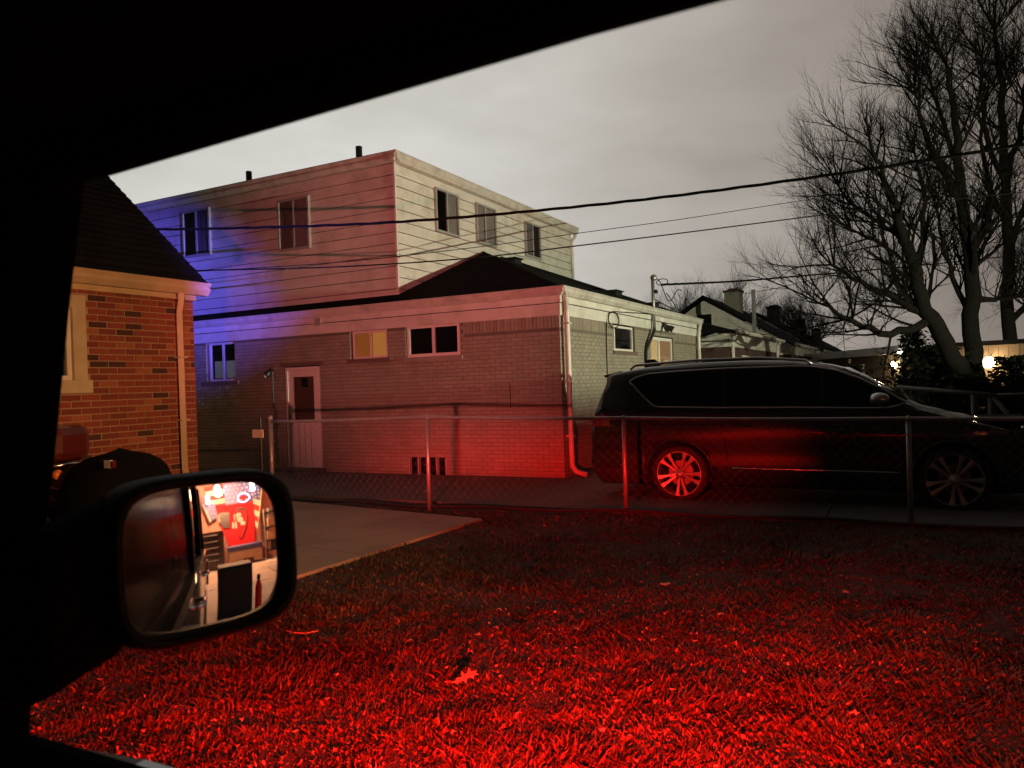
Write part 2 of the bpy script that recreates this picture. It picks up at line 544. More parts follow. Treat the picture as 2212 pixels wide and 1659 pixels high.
# ================================================================== TWO-STOREY HOUSE
house = thing('two_storey_house', 'two-storey house, pale siding above painted brick, with a low black hip roof', 'house', P0, TH)
fA = lambda s, d, z: (s, d, z)
fB = lambda s, d, z: (-d, s, z)
VA2, UB2 = 0.72, -3.70
fA2 = lambda s, d, z: (s, VA2 + d, z)
fB2 = lambda s, d, z: (UB2 - d, s, z)
LEN_A, LEN_B, BR_TOP = -12.0, 9.1, 2.70
holesA = [(-6.02, -5.11, 0.0, 2.10), (-4.34, -3.48, 2.13, BR_TOP + .1), (-3.06, -1.90, 2.11, BR_TOP + .1), (-8.22, -7.38, 1.84, BR_TOP + .1), (-3.10, -2.28, 0.0, 0.335)]
holesB = [(2.58, 3.87, 2.15, BR_TOP + .1), (4.98, 6.78, 0.30, 2.57)]

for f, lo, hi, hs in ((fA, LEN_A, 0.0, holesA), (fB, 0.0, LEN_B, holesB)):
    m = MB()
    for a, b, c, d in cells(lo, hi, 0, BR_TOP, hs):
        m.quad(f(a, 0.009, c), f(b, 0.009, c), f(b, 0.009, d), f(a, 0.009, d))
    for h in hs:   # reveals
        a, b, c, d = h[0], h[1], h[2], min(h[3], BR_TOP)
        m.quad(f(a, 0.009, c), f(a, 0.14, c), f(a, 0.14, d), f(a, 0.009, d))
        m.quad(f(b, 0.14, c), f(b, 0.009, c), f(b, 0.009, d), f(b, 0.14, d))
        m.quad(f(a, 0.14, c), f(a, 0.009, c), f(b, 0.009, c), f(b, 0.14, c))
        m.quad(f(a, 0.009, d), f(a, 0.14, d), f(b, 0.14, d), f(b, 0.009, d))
    m.build('mortar_wall', 'shaded_mortar', house)
MB().box(LEN_A + 0.3, -0.16, 0.18, LEN_B - 0.3, 0, 3.0).build('core', 'dark_void', house)

ub = unit_box('brick', 'painted_brick')
allb = []
for face, f, lo, hi, hs, sol in (('A', fA, LEN_A, 0.0, holesA, ((-1.84, -0.0, 2.50, 2.70),)), ('B', fB, 0.0, LEN_B, holesB, ((0.0, 2.5, 2.50, 2.70), (6.9, 9.1, 2.5, 2.7)))):
    for (s0, s1, z0, z1) in lay_bricks(lo, hi, 0.004, BR_TOP - 0.03, hs, soldier=sol):
        c = Vector(f((s0 + s1) / 2, 0, (z0 + z1) / 2))
        w = P0 - U * c.x + V * c.y
        # the van hides much of the right-hand wall
        hid = face == 'B' and (c.y > 1.3 and c.z < 1.75)
        dist = (w - Vector((0, 0, 0))).length + (100 if hid else 0)
        allb.append((dist, face, s0, s1, z0, z1))
allb.sort()
jb = MB()
for i, (_, face, s0, s1, z0, z1) in enumerate(allb):
    pr = random.uniform(-0.0022, 0.0022)
    if i < 300:
        if face == 'A':
            inst(ub, 'brick', house, (s0, pr, z0), (s1 - s0, 0.06, z1 - z0))
        else:
            inst(ub, 'brick', house, (-0.06 - pr, s0, z0), (0.06, s1 - s0, z1 - z0))
    else:
        f = fA if face == 'A' else fB
        a, b = pr, 0.03
        vs = [f(s0, a, z0), f(s1, a, z0), f(s1, a, z1), f(s0, a, z1), f(s0, b, z0), f(s1, b, z0), f(s1, b, z1), f(s0, b, z1)]
        jb.add(vs, [(0, 1, 2, 3), (1, 5, 6, 2), (4, 0, 3, 7), (3, 2, 6, 7), (4, 5, 1, 0)])
jb.build('brickwork', 'painted_brick', house, kind='stuff')

# corner return so the brick corner is closed
# frieze boards (wide pale boards under the eave)
MB().box(LEN_A, .012, -.012, .0, 2.70, 3.06).build('frieze_backing', 'dark_void', house)  # near-black strip paints the shaded groove between the frieze boards
for z0, z1, d in ((2.70, 2.895, -0.030), (2.908, 3.02, -0.046)):
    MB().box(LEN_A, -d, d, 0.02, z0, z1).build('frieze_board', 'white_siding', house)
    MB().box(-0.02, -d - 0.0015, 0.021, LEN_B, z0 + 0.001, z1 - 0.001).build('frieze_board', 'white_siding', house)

# lower roof ---------------------------------------------------------------
EZ = 3.10
APX = (UB2, 4.12, 4.68)
OV = 0.10
sA = (APX[2] - EZ) / (APX[1] + OV)         # rise per metre of A slope
sB = (APX[2] - EZ) / (-UB2 + OV)
far_y = LEN_B + OV
FAP = (UB2, far_y - (APX[1] + OV), APX[2])
deck = MB()
zAw = EZ + sA * (VA2 + OV)
deck.add([(LEN_A, -OV, EZ - .02), (OV, -OV, EZ - .02), (APX[0], APX[1], APX[2] - .02), (UB2, VA2, zAw - .02), (LEN_A, VA2, zAw - .02)], [(0, 1, 2, 3, 4)])
deck.add([(OV, -OV, EZ - .02), (OV, far_y, EZ - .02), (FAP[0], FAP[1], FAP[2] - .02), (APX[0], APX[1], APX[2] - .02)], [(0, 1, 2, 3)])
deck.add([(OV, far_y, EZ - .02), (LEN_A, far_y, EZ - .02), (LEN_A, far_y - .4, EZ + .14), (UB2, far_y - .4, EZ + .14), (FAP[0], FAP[1], FAP[2] - .02)], [(0, 1, 2, 3, 4)])
deck.build('roof', 'shingle', house)
cw = 0.135
lenA = math.hypot(APX[1] + OV, APX[2] - EZ); ux, uz = (APX[1] + OV) / lenA, (APX[2] - EZ) / lenA
nz, ny = ux, -uz
k = 0
while k * cw < lenA - 0.02:
    d0, d1 = k * cw, min((k + 1) * cw + 0.02, lenA)
    y0, y1 = -OV + d0 * ux, -OV + d1 * ux
    z0, z1 = EZ + d0 * uz, EZ + d1 * uz
    xr0 = OV - (y0 + OV) * (OV - APX[0]) / (APX[1] + OV); xr1 = OV - (y1 + OV) * (OV - APX[0]) / (APX[1] + OV)
    xl = LEN_A if y0 < VA2 - 0.05 else UB2
    if xr0 - xl > 0.05:
        t0, t1 = 0.016, 0.003
        m = MB()
        vs = [(xl, y0, z0 - .01), (xr0, y0, z0 - .01), (xr1, y1, z1 - .01), (xl, y1, z1 - .01),
              (xl, y0 + ny * t0, z0 + nz * t0), (xr0, y0 + ny * t0, z0 + nz * t0), (xr1, y1 + ny * t1, z1 + nz * t1), (xl, y1 + ny * t1, z1 + nz * t1)]
        m.add(vs, [(4, 5, 6, 7), (0, 1, 5, 4), (1, 2, 6, 5), (3, 0, 4, 7)])
        m.build('shingle_course', 'shingle', house)
    k += 1
lenB = math.hypot(OV - UB2, APX[2] - EZ); bx, bz = (OV - UB2) / lenB, (APX[2] - EZ) / lenB
k = 0
while k * cw < lenB - 0.02:
    d0, d1 = k * cw, min((k + 1) * cw + 0.02, lenB)
    x0, x1 = OV - d0 * bx, OV - d1 * bx
    z0, z1 = EZ + d0 * bz, EZ + d1 * bz
    fr = lambda x: (OV - x) / (OV - UB2)
    ya0, ya1 = -OV + fr(x0) * (APX[1] + OV), -OV + fr(x1) * (APX[1] + OV)
    yb0, yb1 = far_y - fr(x0) * (APX[1] + OV), far_y - fr(x1) * (APX[1] + OV)
    m = MB(); t0, t1 = 0.016, 0.003
    vs = [(x0, ya0, z0 - .01), (x0, yb0, z0 - .01), (x1, yb1, z1 - .01), (x1, ya1, z1 - .01),
          (x0 + bz * t0, ya0, z0 + bx * t0), (x0 + bz * t0, yb0, z0 + bx * t0), (x1 + bz * t1, yb1, z1 + bx * t1), (x1 + bz * t1, ya1, z1 + bx * t1)]
    m.add(vs, [(4, 5, 6, 7), (0, 1, 5, 4), (1, 2, 6, 5), (3, 0, 4, 7)])
    m.build('shingle_course', 'shingle', house)
    k += 1
# hip caps
MB().tube([(OV, -OV, EZ + .02), (APX[0], APX[1], APX[2] + .015)], 0.035, 6).build('hip_cap', 'shingle', house)
MB().tube([(OV, far_y, EZ + .02), (FAP[0], FAP[1], FAP[2] + .015)], 0.035, 6).build('hip_cap', 'shingle', house)
# box vents on the low roof
for (vx, vy, w) in ((-3.15, 4.55, .34), (-1.35, 6.4, .45), (-0.75, 7.6, .3)):
    zz = EZ + (OV - vx) * sB
    m = MB(); m.box(vx - .16, vx + .16, vy - w / 2, vy + w / 2, zz - .05, zz + .07); m.box(vx - .2, vx + .2, vy - w / 2 - .04, vy + w / 2 + .04, zz + .07, zz + .10)
    m.build('roof_vent', 'black_metal', house, bevel=0.02)

# gutters ------------------------------------------------------------------
gp = [(0.0, 3.02), (-0.07, 3.02), (-0.115, 3.075), (-0.105, 3.115), (-0.135, 3.15), (-0.125, 3.162), (-0.09, 3.145), (0.0, 3.13)]
MB().prism([(p - 0.052, q) for p, q in gp], LEN_A, 0.187, lambda p, q, t: (t, p, q)).build('gutter', 'gutter_paint', house)
MB().prism([(p - 0.052, q - .002) for p, q in gp], -0.185, LEN_B + .12, lambda p, q, t: (-p, t, q)).build('gutter', 'gutter_paint', house)
MB().box(LEN_A, 0.05, -0.048, 0.0, 3.062, 3.10).build('fascia', 'white_trim', house)
# corner downspout with its foot
dsx, dsy = 0.13, 0.10
m = MB()
m.tube([(0.09, 0.06, 3.03), (0.10, 0.08, 2.93), (0.095, dsy, 2.80), (0.095, dsy, 2.2), (0.095, dsy, 1.2), (0.095, dsy, 0.40), (0.10, dsy, 0.22), (0.16, dsy + .02, 0.12), (0.33, dsy + .05, 0.075)], 0.046, 8)
m.build('downspout', 'gutter_paint', house, smooth=True)
for zz in (2.55, 1.6, 0.7):
    MB().box(0.03, 0.148, dsy - .056, dsy + .056, zz, zz + .03).build('downspout_strap', 'gutter_paint', house)
MB().tube([(0.13, LEN_B - .08, 3.03), (0.10, LEN_B - .1, 2.85), (0.08, LEN_B - .1, 2.7), (0.08, LEN_B - .1, 0.1)], 0.05, 8).build('downspout', 'gutter_paint', house, smooth=True)

# upper storey ---------------------------------------------------------------
UZ0, UZ1 = 3.30, 6.00
UFAR = 9.45
MB().box(LEN_A, UB2 - .016, VA2 + .016, UFAR, UZ0 - .1, UZ1).build('upper_wall', 'dark_void', house)  # near-black backing paints the shadow lines between the siding boards
winsA2 = [(-9.62, -8.74, 4.74, 5.80), (-6.70, -5.84, 4.56, 5.64)]
winsB2 = [(2.08, 3.00, 4.86, 5.79), (3.79, 4.73, 4.88, 5.80), (6.31, 7.22, 4.90, 5.81)]


def siding(f, lo, hi, z_lo_at, wins, expo=0.222):
    z = UZ0
    while z < UZ1 - 0.03:
        z1 = min(z + expo, UZ1)
        iv = [(lo, hi)]
        for a, b, c, d in wins:
            if c < z1 - .01 and d > z + .01:
                nv = []
                for p, q in iv:
                    if b <= p or a >= q:
                        nv.append((p, q))
                    else:
                        if a - p > .02: nv.append((p, a))
                        if q - b > .02: nv.append((b, q))
                iv = nv
        pcs = [(p, q, z + .013, z1) for p, q in iv]
        for a, b, c, d in wins:      # strips above and below a window
            if c < z1 - .01 and d > z + .01:
                if z1 - d > .012: pcs.append((a, b, d, z1))
                if c - z > .025: pcs.append((a, b, z + .013, c))
        for p, q, za, zb in pcs:
            m = MB()
            prof = [(-0.018, za), (-0.006, zb), (0.014, zb), (0.014, za)]
            m.prism(prof, p, q, lambda d, zz, t: f(t, d, zz))
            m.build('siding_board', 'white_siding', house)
        z = z1


siding(fA2, LEN_A, UB2 + .004, None, winsA2)
siding(fB2, VA2 - .004, UFAR, None, winsB2)
MB().box(UB2 - .02, UB2 + .026, VA2 - .026, VA2 + .02, UZ0 - .1, UZ1).build('corner_trim', 'white_trim', house)


def window(f, s0, s1, z0, z1, frame, panes, proud=0.0, depth=0.0, fw=0.045, sill=None, split=0.5):
    """frame ring as part; panes (list of materials behind the glass, left to right) and glass as sub-parts"""
    a, b = depth - proud - 0.03, depth + 0.03
    m = MB()
    m.box(s0, s1, a, b, z1 - fw, z1, f); m.box(s0, s1, a, b, z0, z0 + fw, f)
    m.box(s0, s0 + fw, a, b, z0 + fw, z1 - fw, f); m.box(s1 - fw, s1, a, b, z0 + fw, z1 - fw, f)
    w = m.build('window', frame, house_cur)
    xm = s0 + (s1 - s0) * split
    MB().box(xm - fw * .55, xm + fw * .55, a + .012, b - .005, z0 + fw, z1 - fw, f).build('mullion', frame, w)
    for (p, q), mt in zip(((s0 + fw, xm - fw * .55), (xm + fw * .55, s1 - fw)), panes):
        MB().box(p, q, depth - .002, depth + .003, z0 + fw, z1 - fw, f).build('pane', 'window_glass', w)
        if mt.startswith('curtain'):
            c = MB(); n = 14
            pts = [(p + (q - p) * i / n, depth + .018 + .007 * math.sin(i * 2.4)) for i in range(n + 1)]
            for (xa, da), (xb, db) in zip(pts, pts[1:]):
                c.quad(f(xa, da, z0 + fw), f(xb, db, z0 + fw), f(xb, db, z1 - fw), f(xa, da, z1 - fw))
            c.build('curtain', mt, w)
        else:
            MB().box(p, q, depth + .02, depth + .026, z0 + fw, z1 - fw, f).build('blind' if mt.startswith('warm') else 'dark_room', mt, w)
    if sill:
        MB().box(s0 - sill[0], s1 + sill[0], -sill[1], depth, z0 - sill[2], z0 - .002, f).build('sill', sill[3], w)
    return w


house_cur = house
for i, q in enumerate(winsA2):
    window(fA2, *q, 'frame_grey', ('dark_void', 'curtain') if i == 0 else ('curtain', 'curtain_pale'), proud=.0, depth=-.042)
window(fB2, *winsB2[0], 'frame_grey', ('dark_void', 'curtain_pale'), proud=.0, depth=-.042)
window(fB2, *winsB2[1], 'frame_grey', ('curtain_pale', 'curtain_pale'), proud=.0, depth=-.042, split=.45)
window(fB2, *winsB2[2], 'frame_grey', ('curtain', 'dark_void'), proud=.0, depth=-.042)
# ground floor windows in the brick
window(fA, -4.32, -3.50, 2.17, 2.70, 'frame_white', ('warm_blind_dim', 'warm_blind'), depth=.09, sill=(.10, .035, .075, 'brown_lintel'))
window(fA, -3.04, -1.92, 2.145, 2.715, 'frame_white', ('dark_void', 'dark_void'), depth=.05, sill=(.06, .03, .07, 'painted_brick'), fw=.055)
w3 = window(fA, -8.20, -7.40, 1.875, 2.69, 'frame_white', ('dark_void', 'dark_void'), depth=.09, sill=(.12, .035, .08, 'brown_lintel'))
for a, b in ((-8.09, -7.85), (-7.75, -7.46)):
    MB().box(a, b, .102, .106, 1.94, 2.30, fA).build('cafe_curtain', 'cool_glow', w3)  # cafe curtains given a faint glow of their own, no lamp behind
window(fB, 2.62, 3.84, 2.18, 2.68, 'frame_white', ('dark_void', 'dark_void'), depth=.07, sill=(.10, .03, .07, 'brown_lintel'), split=.12)
window(fB, 5.00, 6.76, 0.32, 2.55, 'frame_white', ('warm_door', 'warm_door_dim'), depth=.06, fw=.07, split=.42)
# glass-block basement opening: four dark panes with ribs
for i in range(4):
    x0 = -3.06 + i * .198
    MB().box(x0, x0 + .155, .06, .08, .03, .30, fA).build('vent_pane', 'dark_void', house)
for i in range(5):
    x0 = -3.10 + i * .198
    MB().box(x0, x0 + .03, .01, .09, .0, .33, fA).build('vent_rib', 'frame_grey', house)

# storm door
dr = MB()
D0, D1, DZ0, DZ1 = -6.00, -5.13, 0.09, 2.08
dr.box(D0, D0 + .05, .0, .10, DZ0, DZ1, fA); dr.box(D1 - .05, D1, .0, .10, DZ0, DZ1, fA); dr.box(D0 + .05, D1 - .05, .0, .10, DZ1 - .06, DZ1, fA)
door = dr.build('door_frame', 'frame_white', house)
leaf = MB()
leaf.box(D0 + .055, D0 + .17, .03, .07, DZ0, DZ1 - .065, fA); leaf.box(D1 - .17, D1 - .055, .03, .07, DZ0, DZ1 - .065, fA)
leaf.box(D0 + .17, D1 - .17, .03, .07, DZ1 - .19, DZ1 - .065, fA); leaf.box(D0 + .17, D1 - .17, .03, .07, DZ0, 1.00, fA)
leaf.build('leaf', 'frame_white', door)
MB().box(D0 + .17, D1 - .17, .045, .05, 1.00, DZ1 - .19, fA).build('pane', 'window_glass', door)
MB().box(D0 + .17, D1 - .17, .085, .09, 1.00, DZ1 - .19, fA).build('inner_door', pm('inner_door', (.22, .12, .06), .6), door)
MB().box(-5.66, -5.50, .078, .083, 1.68, 1.86, fA).build('small_pane', 'dark_void', door)
for xx in (-5.72, -5.565, -5.41):
    MB().box(xx - .006, xx + .006, .022, .03, .16, .94, fA).build('panel_groove', 'frame_grey', door)
MB().tube([fA(-5.90, .02, .97), fA(-5.90, -.03, .99), fA(-5.90, -.03, 1.10), fA(-5.90, .02, 1.12)], .010, 6).build('handle', 'black_metal', door)
MB().box(-6.12, -5.02, -.012, .03, 2.10, 2.17, fA).build('lintel', 'brown_lintel', house)
MB().box(-6.10, -5.03, -.28, .0, .0, .10, fA).build('door_step', 'driveway_concrete', house, bevel=.01)
# wall lamp with conduit
m = MB(); m.lathe([(.02, 0), (.055, .03), (.075, .10), (.07, .12)], fA(-6.34, -.07, 2.03), (-0.4, -.5, -.75), 12); m.tube([fA(-6.34, .0, 2.05), fA(-6.34, -.08, 2.05)], .03, 8)
lampo = m.build('wall_lamp', 'black_metal', house)
MB().lathe([(.0, 0), (.028, .01), (.03, .03)], fA(-6.40, -.13, 1.94), (-0.4, -.5, -.75), 10).build('lens', 'white_lens', lampo)
MB().tube([fA(-6.33, -.012, 2.0), fA(-6.335, -.012, 1.6), fA(-6.32, -.012, 1.45), fA(-6.335, -.012, 1.28)], .016, 6).build('conduit', 'black_metal', house)
# thin ventilation plate on the frieze, stains and a cable on the wall
MB().box(-5.15, -5.0, -.058, -.05, 2.86, 3.0, fA).build('vent_plate', 'frame_grey', house)
MB().tube([fA(-.95, -.012, 1.62), fA(-.945, -.012, 1.2)], .006, 5).build('cable', 'cable_black', house)

# upper roof and gutter
MB().add([(LEN_A, VA2 - .14, 6.13), (UB2 + .14, VA2 - .14, 6.13), (UB2 + .14, UFAR + .25, 6.13), (LEN_A, UFAR + .25, 6.13), (LEN_A, 5.1, 6.40), (UB2 - 4.2, 5.1, 6.40)],
         [(0, 1, 5, 4), (1, 2, 5), (2, 3, 4, 5), (3, 2, 1, 0)]).build('upper_roof', 'shingle', house)
gp2 = [(0.0, 5.99), (-0.10, 5.99), (-0.145, 6.05), (-0.135, 6.10), (-0.17, 6.15), (-0.16, 6.17), (-0.12, 6.15), (0.0, 6.125)]
MB().prism(gp2, LEN_A, UB2 + .17, lambda p, q, t: (t, VA2 + p, q)).build('gutter', 'gutter_paint', house)
MB().prism([(p, q - .002) for p, q in gp2], VA2 - .168, UFAR + .28, lambda p, q, t: (UB2 - p, t, q)).build('gutter', 'gutter_paint', house)
MB().tube([(UB2 + .10, UFAR + .15, 6.0), (UB2 + .09, UFAR + .1, 5.88), (UB2 + .03, UFAR - .02, 5.74), (UB2 + .05, UFAR - .05, 5.6), (UB2 + .05, UFAR - .05, 4.3)], .045, 8).build('downspout', 'gutter_paint', house, smooth=True)
for s, y, zt in ((-8.35, 1.5, 6.72), (-5.15, 1.5, 6.74)):
    m = MB(); m.tube([(s, y, 6.1), (s, y, zt)], .07, 12); m.lathe([(.17, 0), (.09, .10)], (s, y, 6.19), (0, 0, 1), 12)
    m.build('vent_pipe', 'black_metal', house, smooth=True)

# service mast on the right wall
MY = 4.93
m = MB(); m.tube([(.10, MY, 2.72), (.10, MY, 3.80)], .038, 10); m.lathe([(.05, 0), (.075, .03), (.075, .07), (.04, .12)], (.10, MY, 3.78), (0.5, -.1, .9), 10)
mast = m.build('service_mast', 'galvanised', house, smooth=True)
MB().tube([(.10, MY, 2.74), (.10, MY, 2.66), (.06, MY - .42, 2.30), (.05, MY - .46, 2.2), (.05, MY - .46, 0.9)], .038, 8).build('conduit', 'black_metal', house, smooth=True)
MB().lathe([(.03, 0), (.045, .02), (.045, .06), (.02, .09)], (.12, MY, 3.52), (.9, .3, 0), 8).build('insulator', 'black_metal', mast)
loop = []
for i in range(15):
    t = i / 14
    loop.append((.14 + .55 * t, MY + .18 * t, 3.80 - .35 * t + .12 * math.sin(t * 9) - .2 * math.sin(t * math.pi)))
MB().tube(loop, .011, 5).build('drip_loop', 'cable_black', mast)
loop = [(.12 + .32 * math.sin(t * math.pi) + .25 * t, MY + .1 * t, 3.36 - .30 * math.sin(t * math.pi) + .12 * t) for t in [i / 12 for i in range(13)]]
MB().tube(loop, .011, 5).build('drip_loop', 'cable_black', mast)
loop = [(.2 + .13 * math.cos(a) + .1, MY + .05, 3.72 + .07 * math.sin(a)) for a in [i * math.pi / 6 for i in range(13)]]
MB().tube(loop, .010, 5).build('drip_loop', 'cable_black', mast)
# coiled cable on the frieze and the drop along the wall
loop = [(.058, 2.45 + .30 * math.cos(a), 2.76 + .155 * math.sin(a)) for a in [i * math.pi / 10 for i in range(21)]]
MB().tube(loop, .011, 5).build('cable_coil', 'cable_black', house)
MB().tube([(.058, 2.45, 2.92), (.06, 3.2, 2.95), (.07, 4.2, 3.0), (.10, 4.9, 3.02)], .010, 5).build('cable', 'cable_black', house)
MB().tube([(.03, 2.14, 2.76), (.012, 2.13, 2.4), (.012, 2.12, 1.5), (.012, 2.10, 0.3)], .010, 5).build('cable', 'cable_black', house)
# twin flood fixture, unlit
m = MB(); m.box(.05, .09, 5.75, 5.95, 2.78, 2.90)
fx = m.build('flood_fixture', 'black_metal', house, bevel=.01)
for dy in (-.12, .14):
    MB().lathe([(.03, 0), (.07, .06), (.075, .14)], (.10, 5.85 + dy, 2.80), (.8, .3 * (1 if dy > 0 else -1), -.5), 12).build('lamp_head', 'black_metal', fx)

# ================================================================== RED BRICK HOUSE
bh = thing('brick_house', 'red brick house with steep dark roof, tan gutter and stone window surround', 'house', P1, TH)
holesC = [(-3.30, -1.40, 1.66, 2.70)]
fC = lambda s, d, z: (-d, s, z)
m = MB()
for a, b, c, d in cells(-6.0, 0.0, 0, 2.80, holesC):
    m.quad(fC(a, .010, c), fC(b, .010, c), fC(b, .010, d), fC(a, .010, d))
m.quad((-0.010, 0, 0), (-8, 0, 0), (-8, 0, 2.8), (-0.010, 0, 2.8))
m.quad((-.010, -6, 0), (-8, -6, 0), (-8, -6, 2.8), (-.010, -6, 2.8))
m.quad((-8, 0, 0), (-8, -6, 0), (-8, -6, 2.8), (-8, 0, 2.8))
m.build('mortar_wall', 'red_mortar', bh)
rb = unit_box('brick', 'red_brick')
bl = lay_bricks(-6.0, 0.0, 0.01, 2.79, holesC, L=.2035, Hb=.0590, j=.0125)
bl.sort(key=lambda q: (not (q[0] > -2.35 and q[2] > .72), -q[0]))
jb = MB()
for i, (s0, s1, z0, z1) in enumerate(bl):
    pr = random.uniform(-.003, .003)
    s0 += random.uniform(0, .004); s1 -= random.uniform(0, .004)
    if i < 300:
        inst(rb, 'brick', bh, (-.07 - pr, s0, z0), (.07, s1 - s0, z1 - z0))
    else:
        a, b = pr, .03
        vs = [fC(s0, a, z0), fC(s1, a, z0), fC(s1, a, z1), fC(s0, a, z1), fC(s0, b, z0), fC(s1, b, z0), fC(s1, b, z1), fC(s0, b, z1)]
        jb.add(vs, [(0, 1, 2, 3), (1, 5, 6, 2), (4, 0, 3, 7), (3, 2, 6, 7), (4, 5, 1, 0)])
jb.build('brickwork', 'red_brick', bh, kind='stuff')
# stone surround with window
m = MB()
m.box(-1.55, -1.40, -.02, .10, 1.80, 2.70, fC); m.box(-3.30, -3.15, -.02, .10, 1.80, 2.70, fC); m.box(-3.15, -1.55, -.02, .10, 2.56, 2.70, fC)
sur = m.build('stone_surround', 'limestone', bh, bevel=.006)
MB().box(-3.36, -1.37, -.06, .10, 1.66, 1.80, fC).build('stone_sill', 'limestone', bh, bevel=.008)
m = MB()
m.box(-1.60, -1.55, .02, .09, 1.80, 2.56, fC); m.box(-3.15, -3.10, .02, .09, 1.80, 2.56, fC); m.box(-3.10, -1.60, .02, .09, 2.51, 2.56, fC); m.box(-3.10, -1.60, .02, .09, 1.80, 1.85, fC); m.box(-3.10, -1.60, .03, .085, 2.16, 2.20, fC)
wf = m.build('window', 'frame_white', bh)
for zz in (2.30, 2.41):
    MB().box(-3.10, -1.60, .045, .06, zz, zz + .014, fC).build('muntin', 'frame_white', wf)
for k in range(4):
    MB().box(-1.98 - k * .3, -1.965 - k * .3, .046, .061, 2.2, 2.51, fC).build('muntin', 'frame_white', wf)
MB().box(-3.10, -1.60, .05, .054, 1.85, 2.51, fC).build('pane', 'window_glass', wf)
MB().box(-3.10, -1.60, .085, .09, 1.85, 2.51, fC).build('dark_room', 'dark_void', wf)
# frieze, gutter, downspout
MB().box(-6, .02, -.03, .05, 2.76, 2.86, fC).build('frieze_board', 'tan_gutter', bh)
gp3 = [(.05, 2.85), (.03, 2.82), (.11, 2.82), (.155, 2.88), (.145, 2.92), (.175, 2.965), (.165, 2.975), (.12, 2.96), (.03, 2.95)]
MB().prism(gp3, -6.0, .14, lambda p, q, t: (p, t, q)).build('gutter', 'tan_gutter', bh)
MB().tube([(.10, -.24, 2.83), (.085, -.24, 2.72), (.05, -.24, 2.6), (.05, -.24, .72), (.07, -.24, .66)], .045, 4).build('downspout', 'tan_gutter', bh)
for zz in (2.05, 1.3):
    MB().box(.0, .10, -.30, -.18, zz, zz + .02).build('downspout_strap', 'tan_gutter', bh)
# roof
sl = .883
m = MB()
xr = -4.0; zr = 2.96 + sl * (.16 - xr)
m.add([(.16, -6.2, 2.96), (.16, .09, 2.96), (xr, .09, zr), (xr, -6.2, zr), (xr * 2 - .16, .09, 2.96), (xr * 2 - .16, -6.2, 2.96)], [(0, 1, 2, 3), (2, 4, 5, 3)])
m.add([(.16, .13, 2.90), (.16, .09, 2.96), (xr, .09, zr), (xr * 2 - .16, .13, 2.96), (xr * 2 - .16, .13, 2.90), (xr, .13, zr - .08)], [(0, 1, 2, 5), (5, 2, 3, 4)])
m.build('roof', 'shingle', bh)
MB().add([(0, 0, 2.8), (-8, 0, 2.8), (-8, 0, 2.9), (xr, 0, zr - .1), (0, 0, 2.9)], [(0, 1, 2, 3, 4)]).build('gable_wall', 'red_mortar', bh)
L_ = math.hypot(.16 - xr, zr - 2.96); ax_, az_ = (.16 - xr) / L_, (zr - 2.96) / L_
for k in range(int(L_ / .14)):
    d0, d1 = k * .14, k * .14 + .15
    x0, x1, z0, z1 = .16 - d0 * ax_, .16 - d1 * ax_, 2.96 + d0 * az_, 2.96 + d1 * az_
    m = MB(); t = .016
    m.add([(x0, -6.2, z0), (x0, .095, z0), (x1, .095, z1), (x1, -6.2, z1), (x0 + az_ * t, -6.2, z0 + ax_ * t), (x0 + az_ * t, .095, z0 + ax_ * t), (x1 + az_ * .003, .095, z1 + ax_ * .003), (x1 + az_ * .003, -6.2, z1 + ax_ * .003)],
          [(4, 5, 6, 7), (0, 1, 5, 4), (1, 2, 6, 5)])
    m.build('shingle_course', 'shingle', bh)

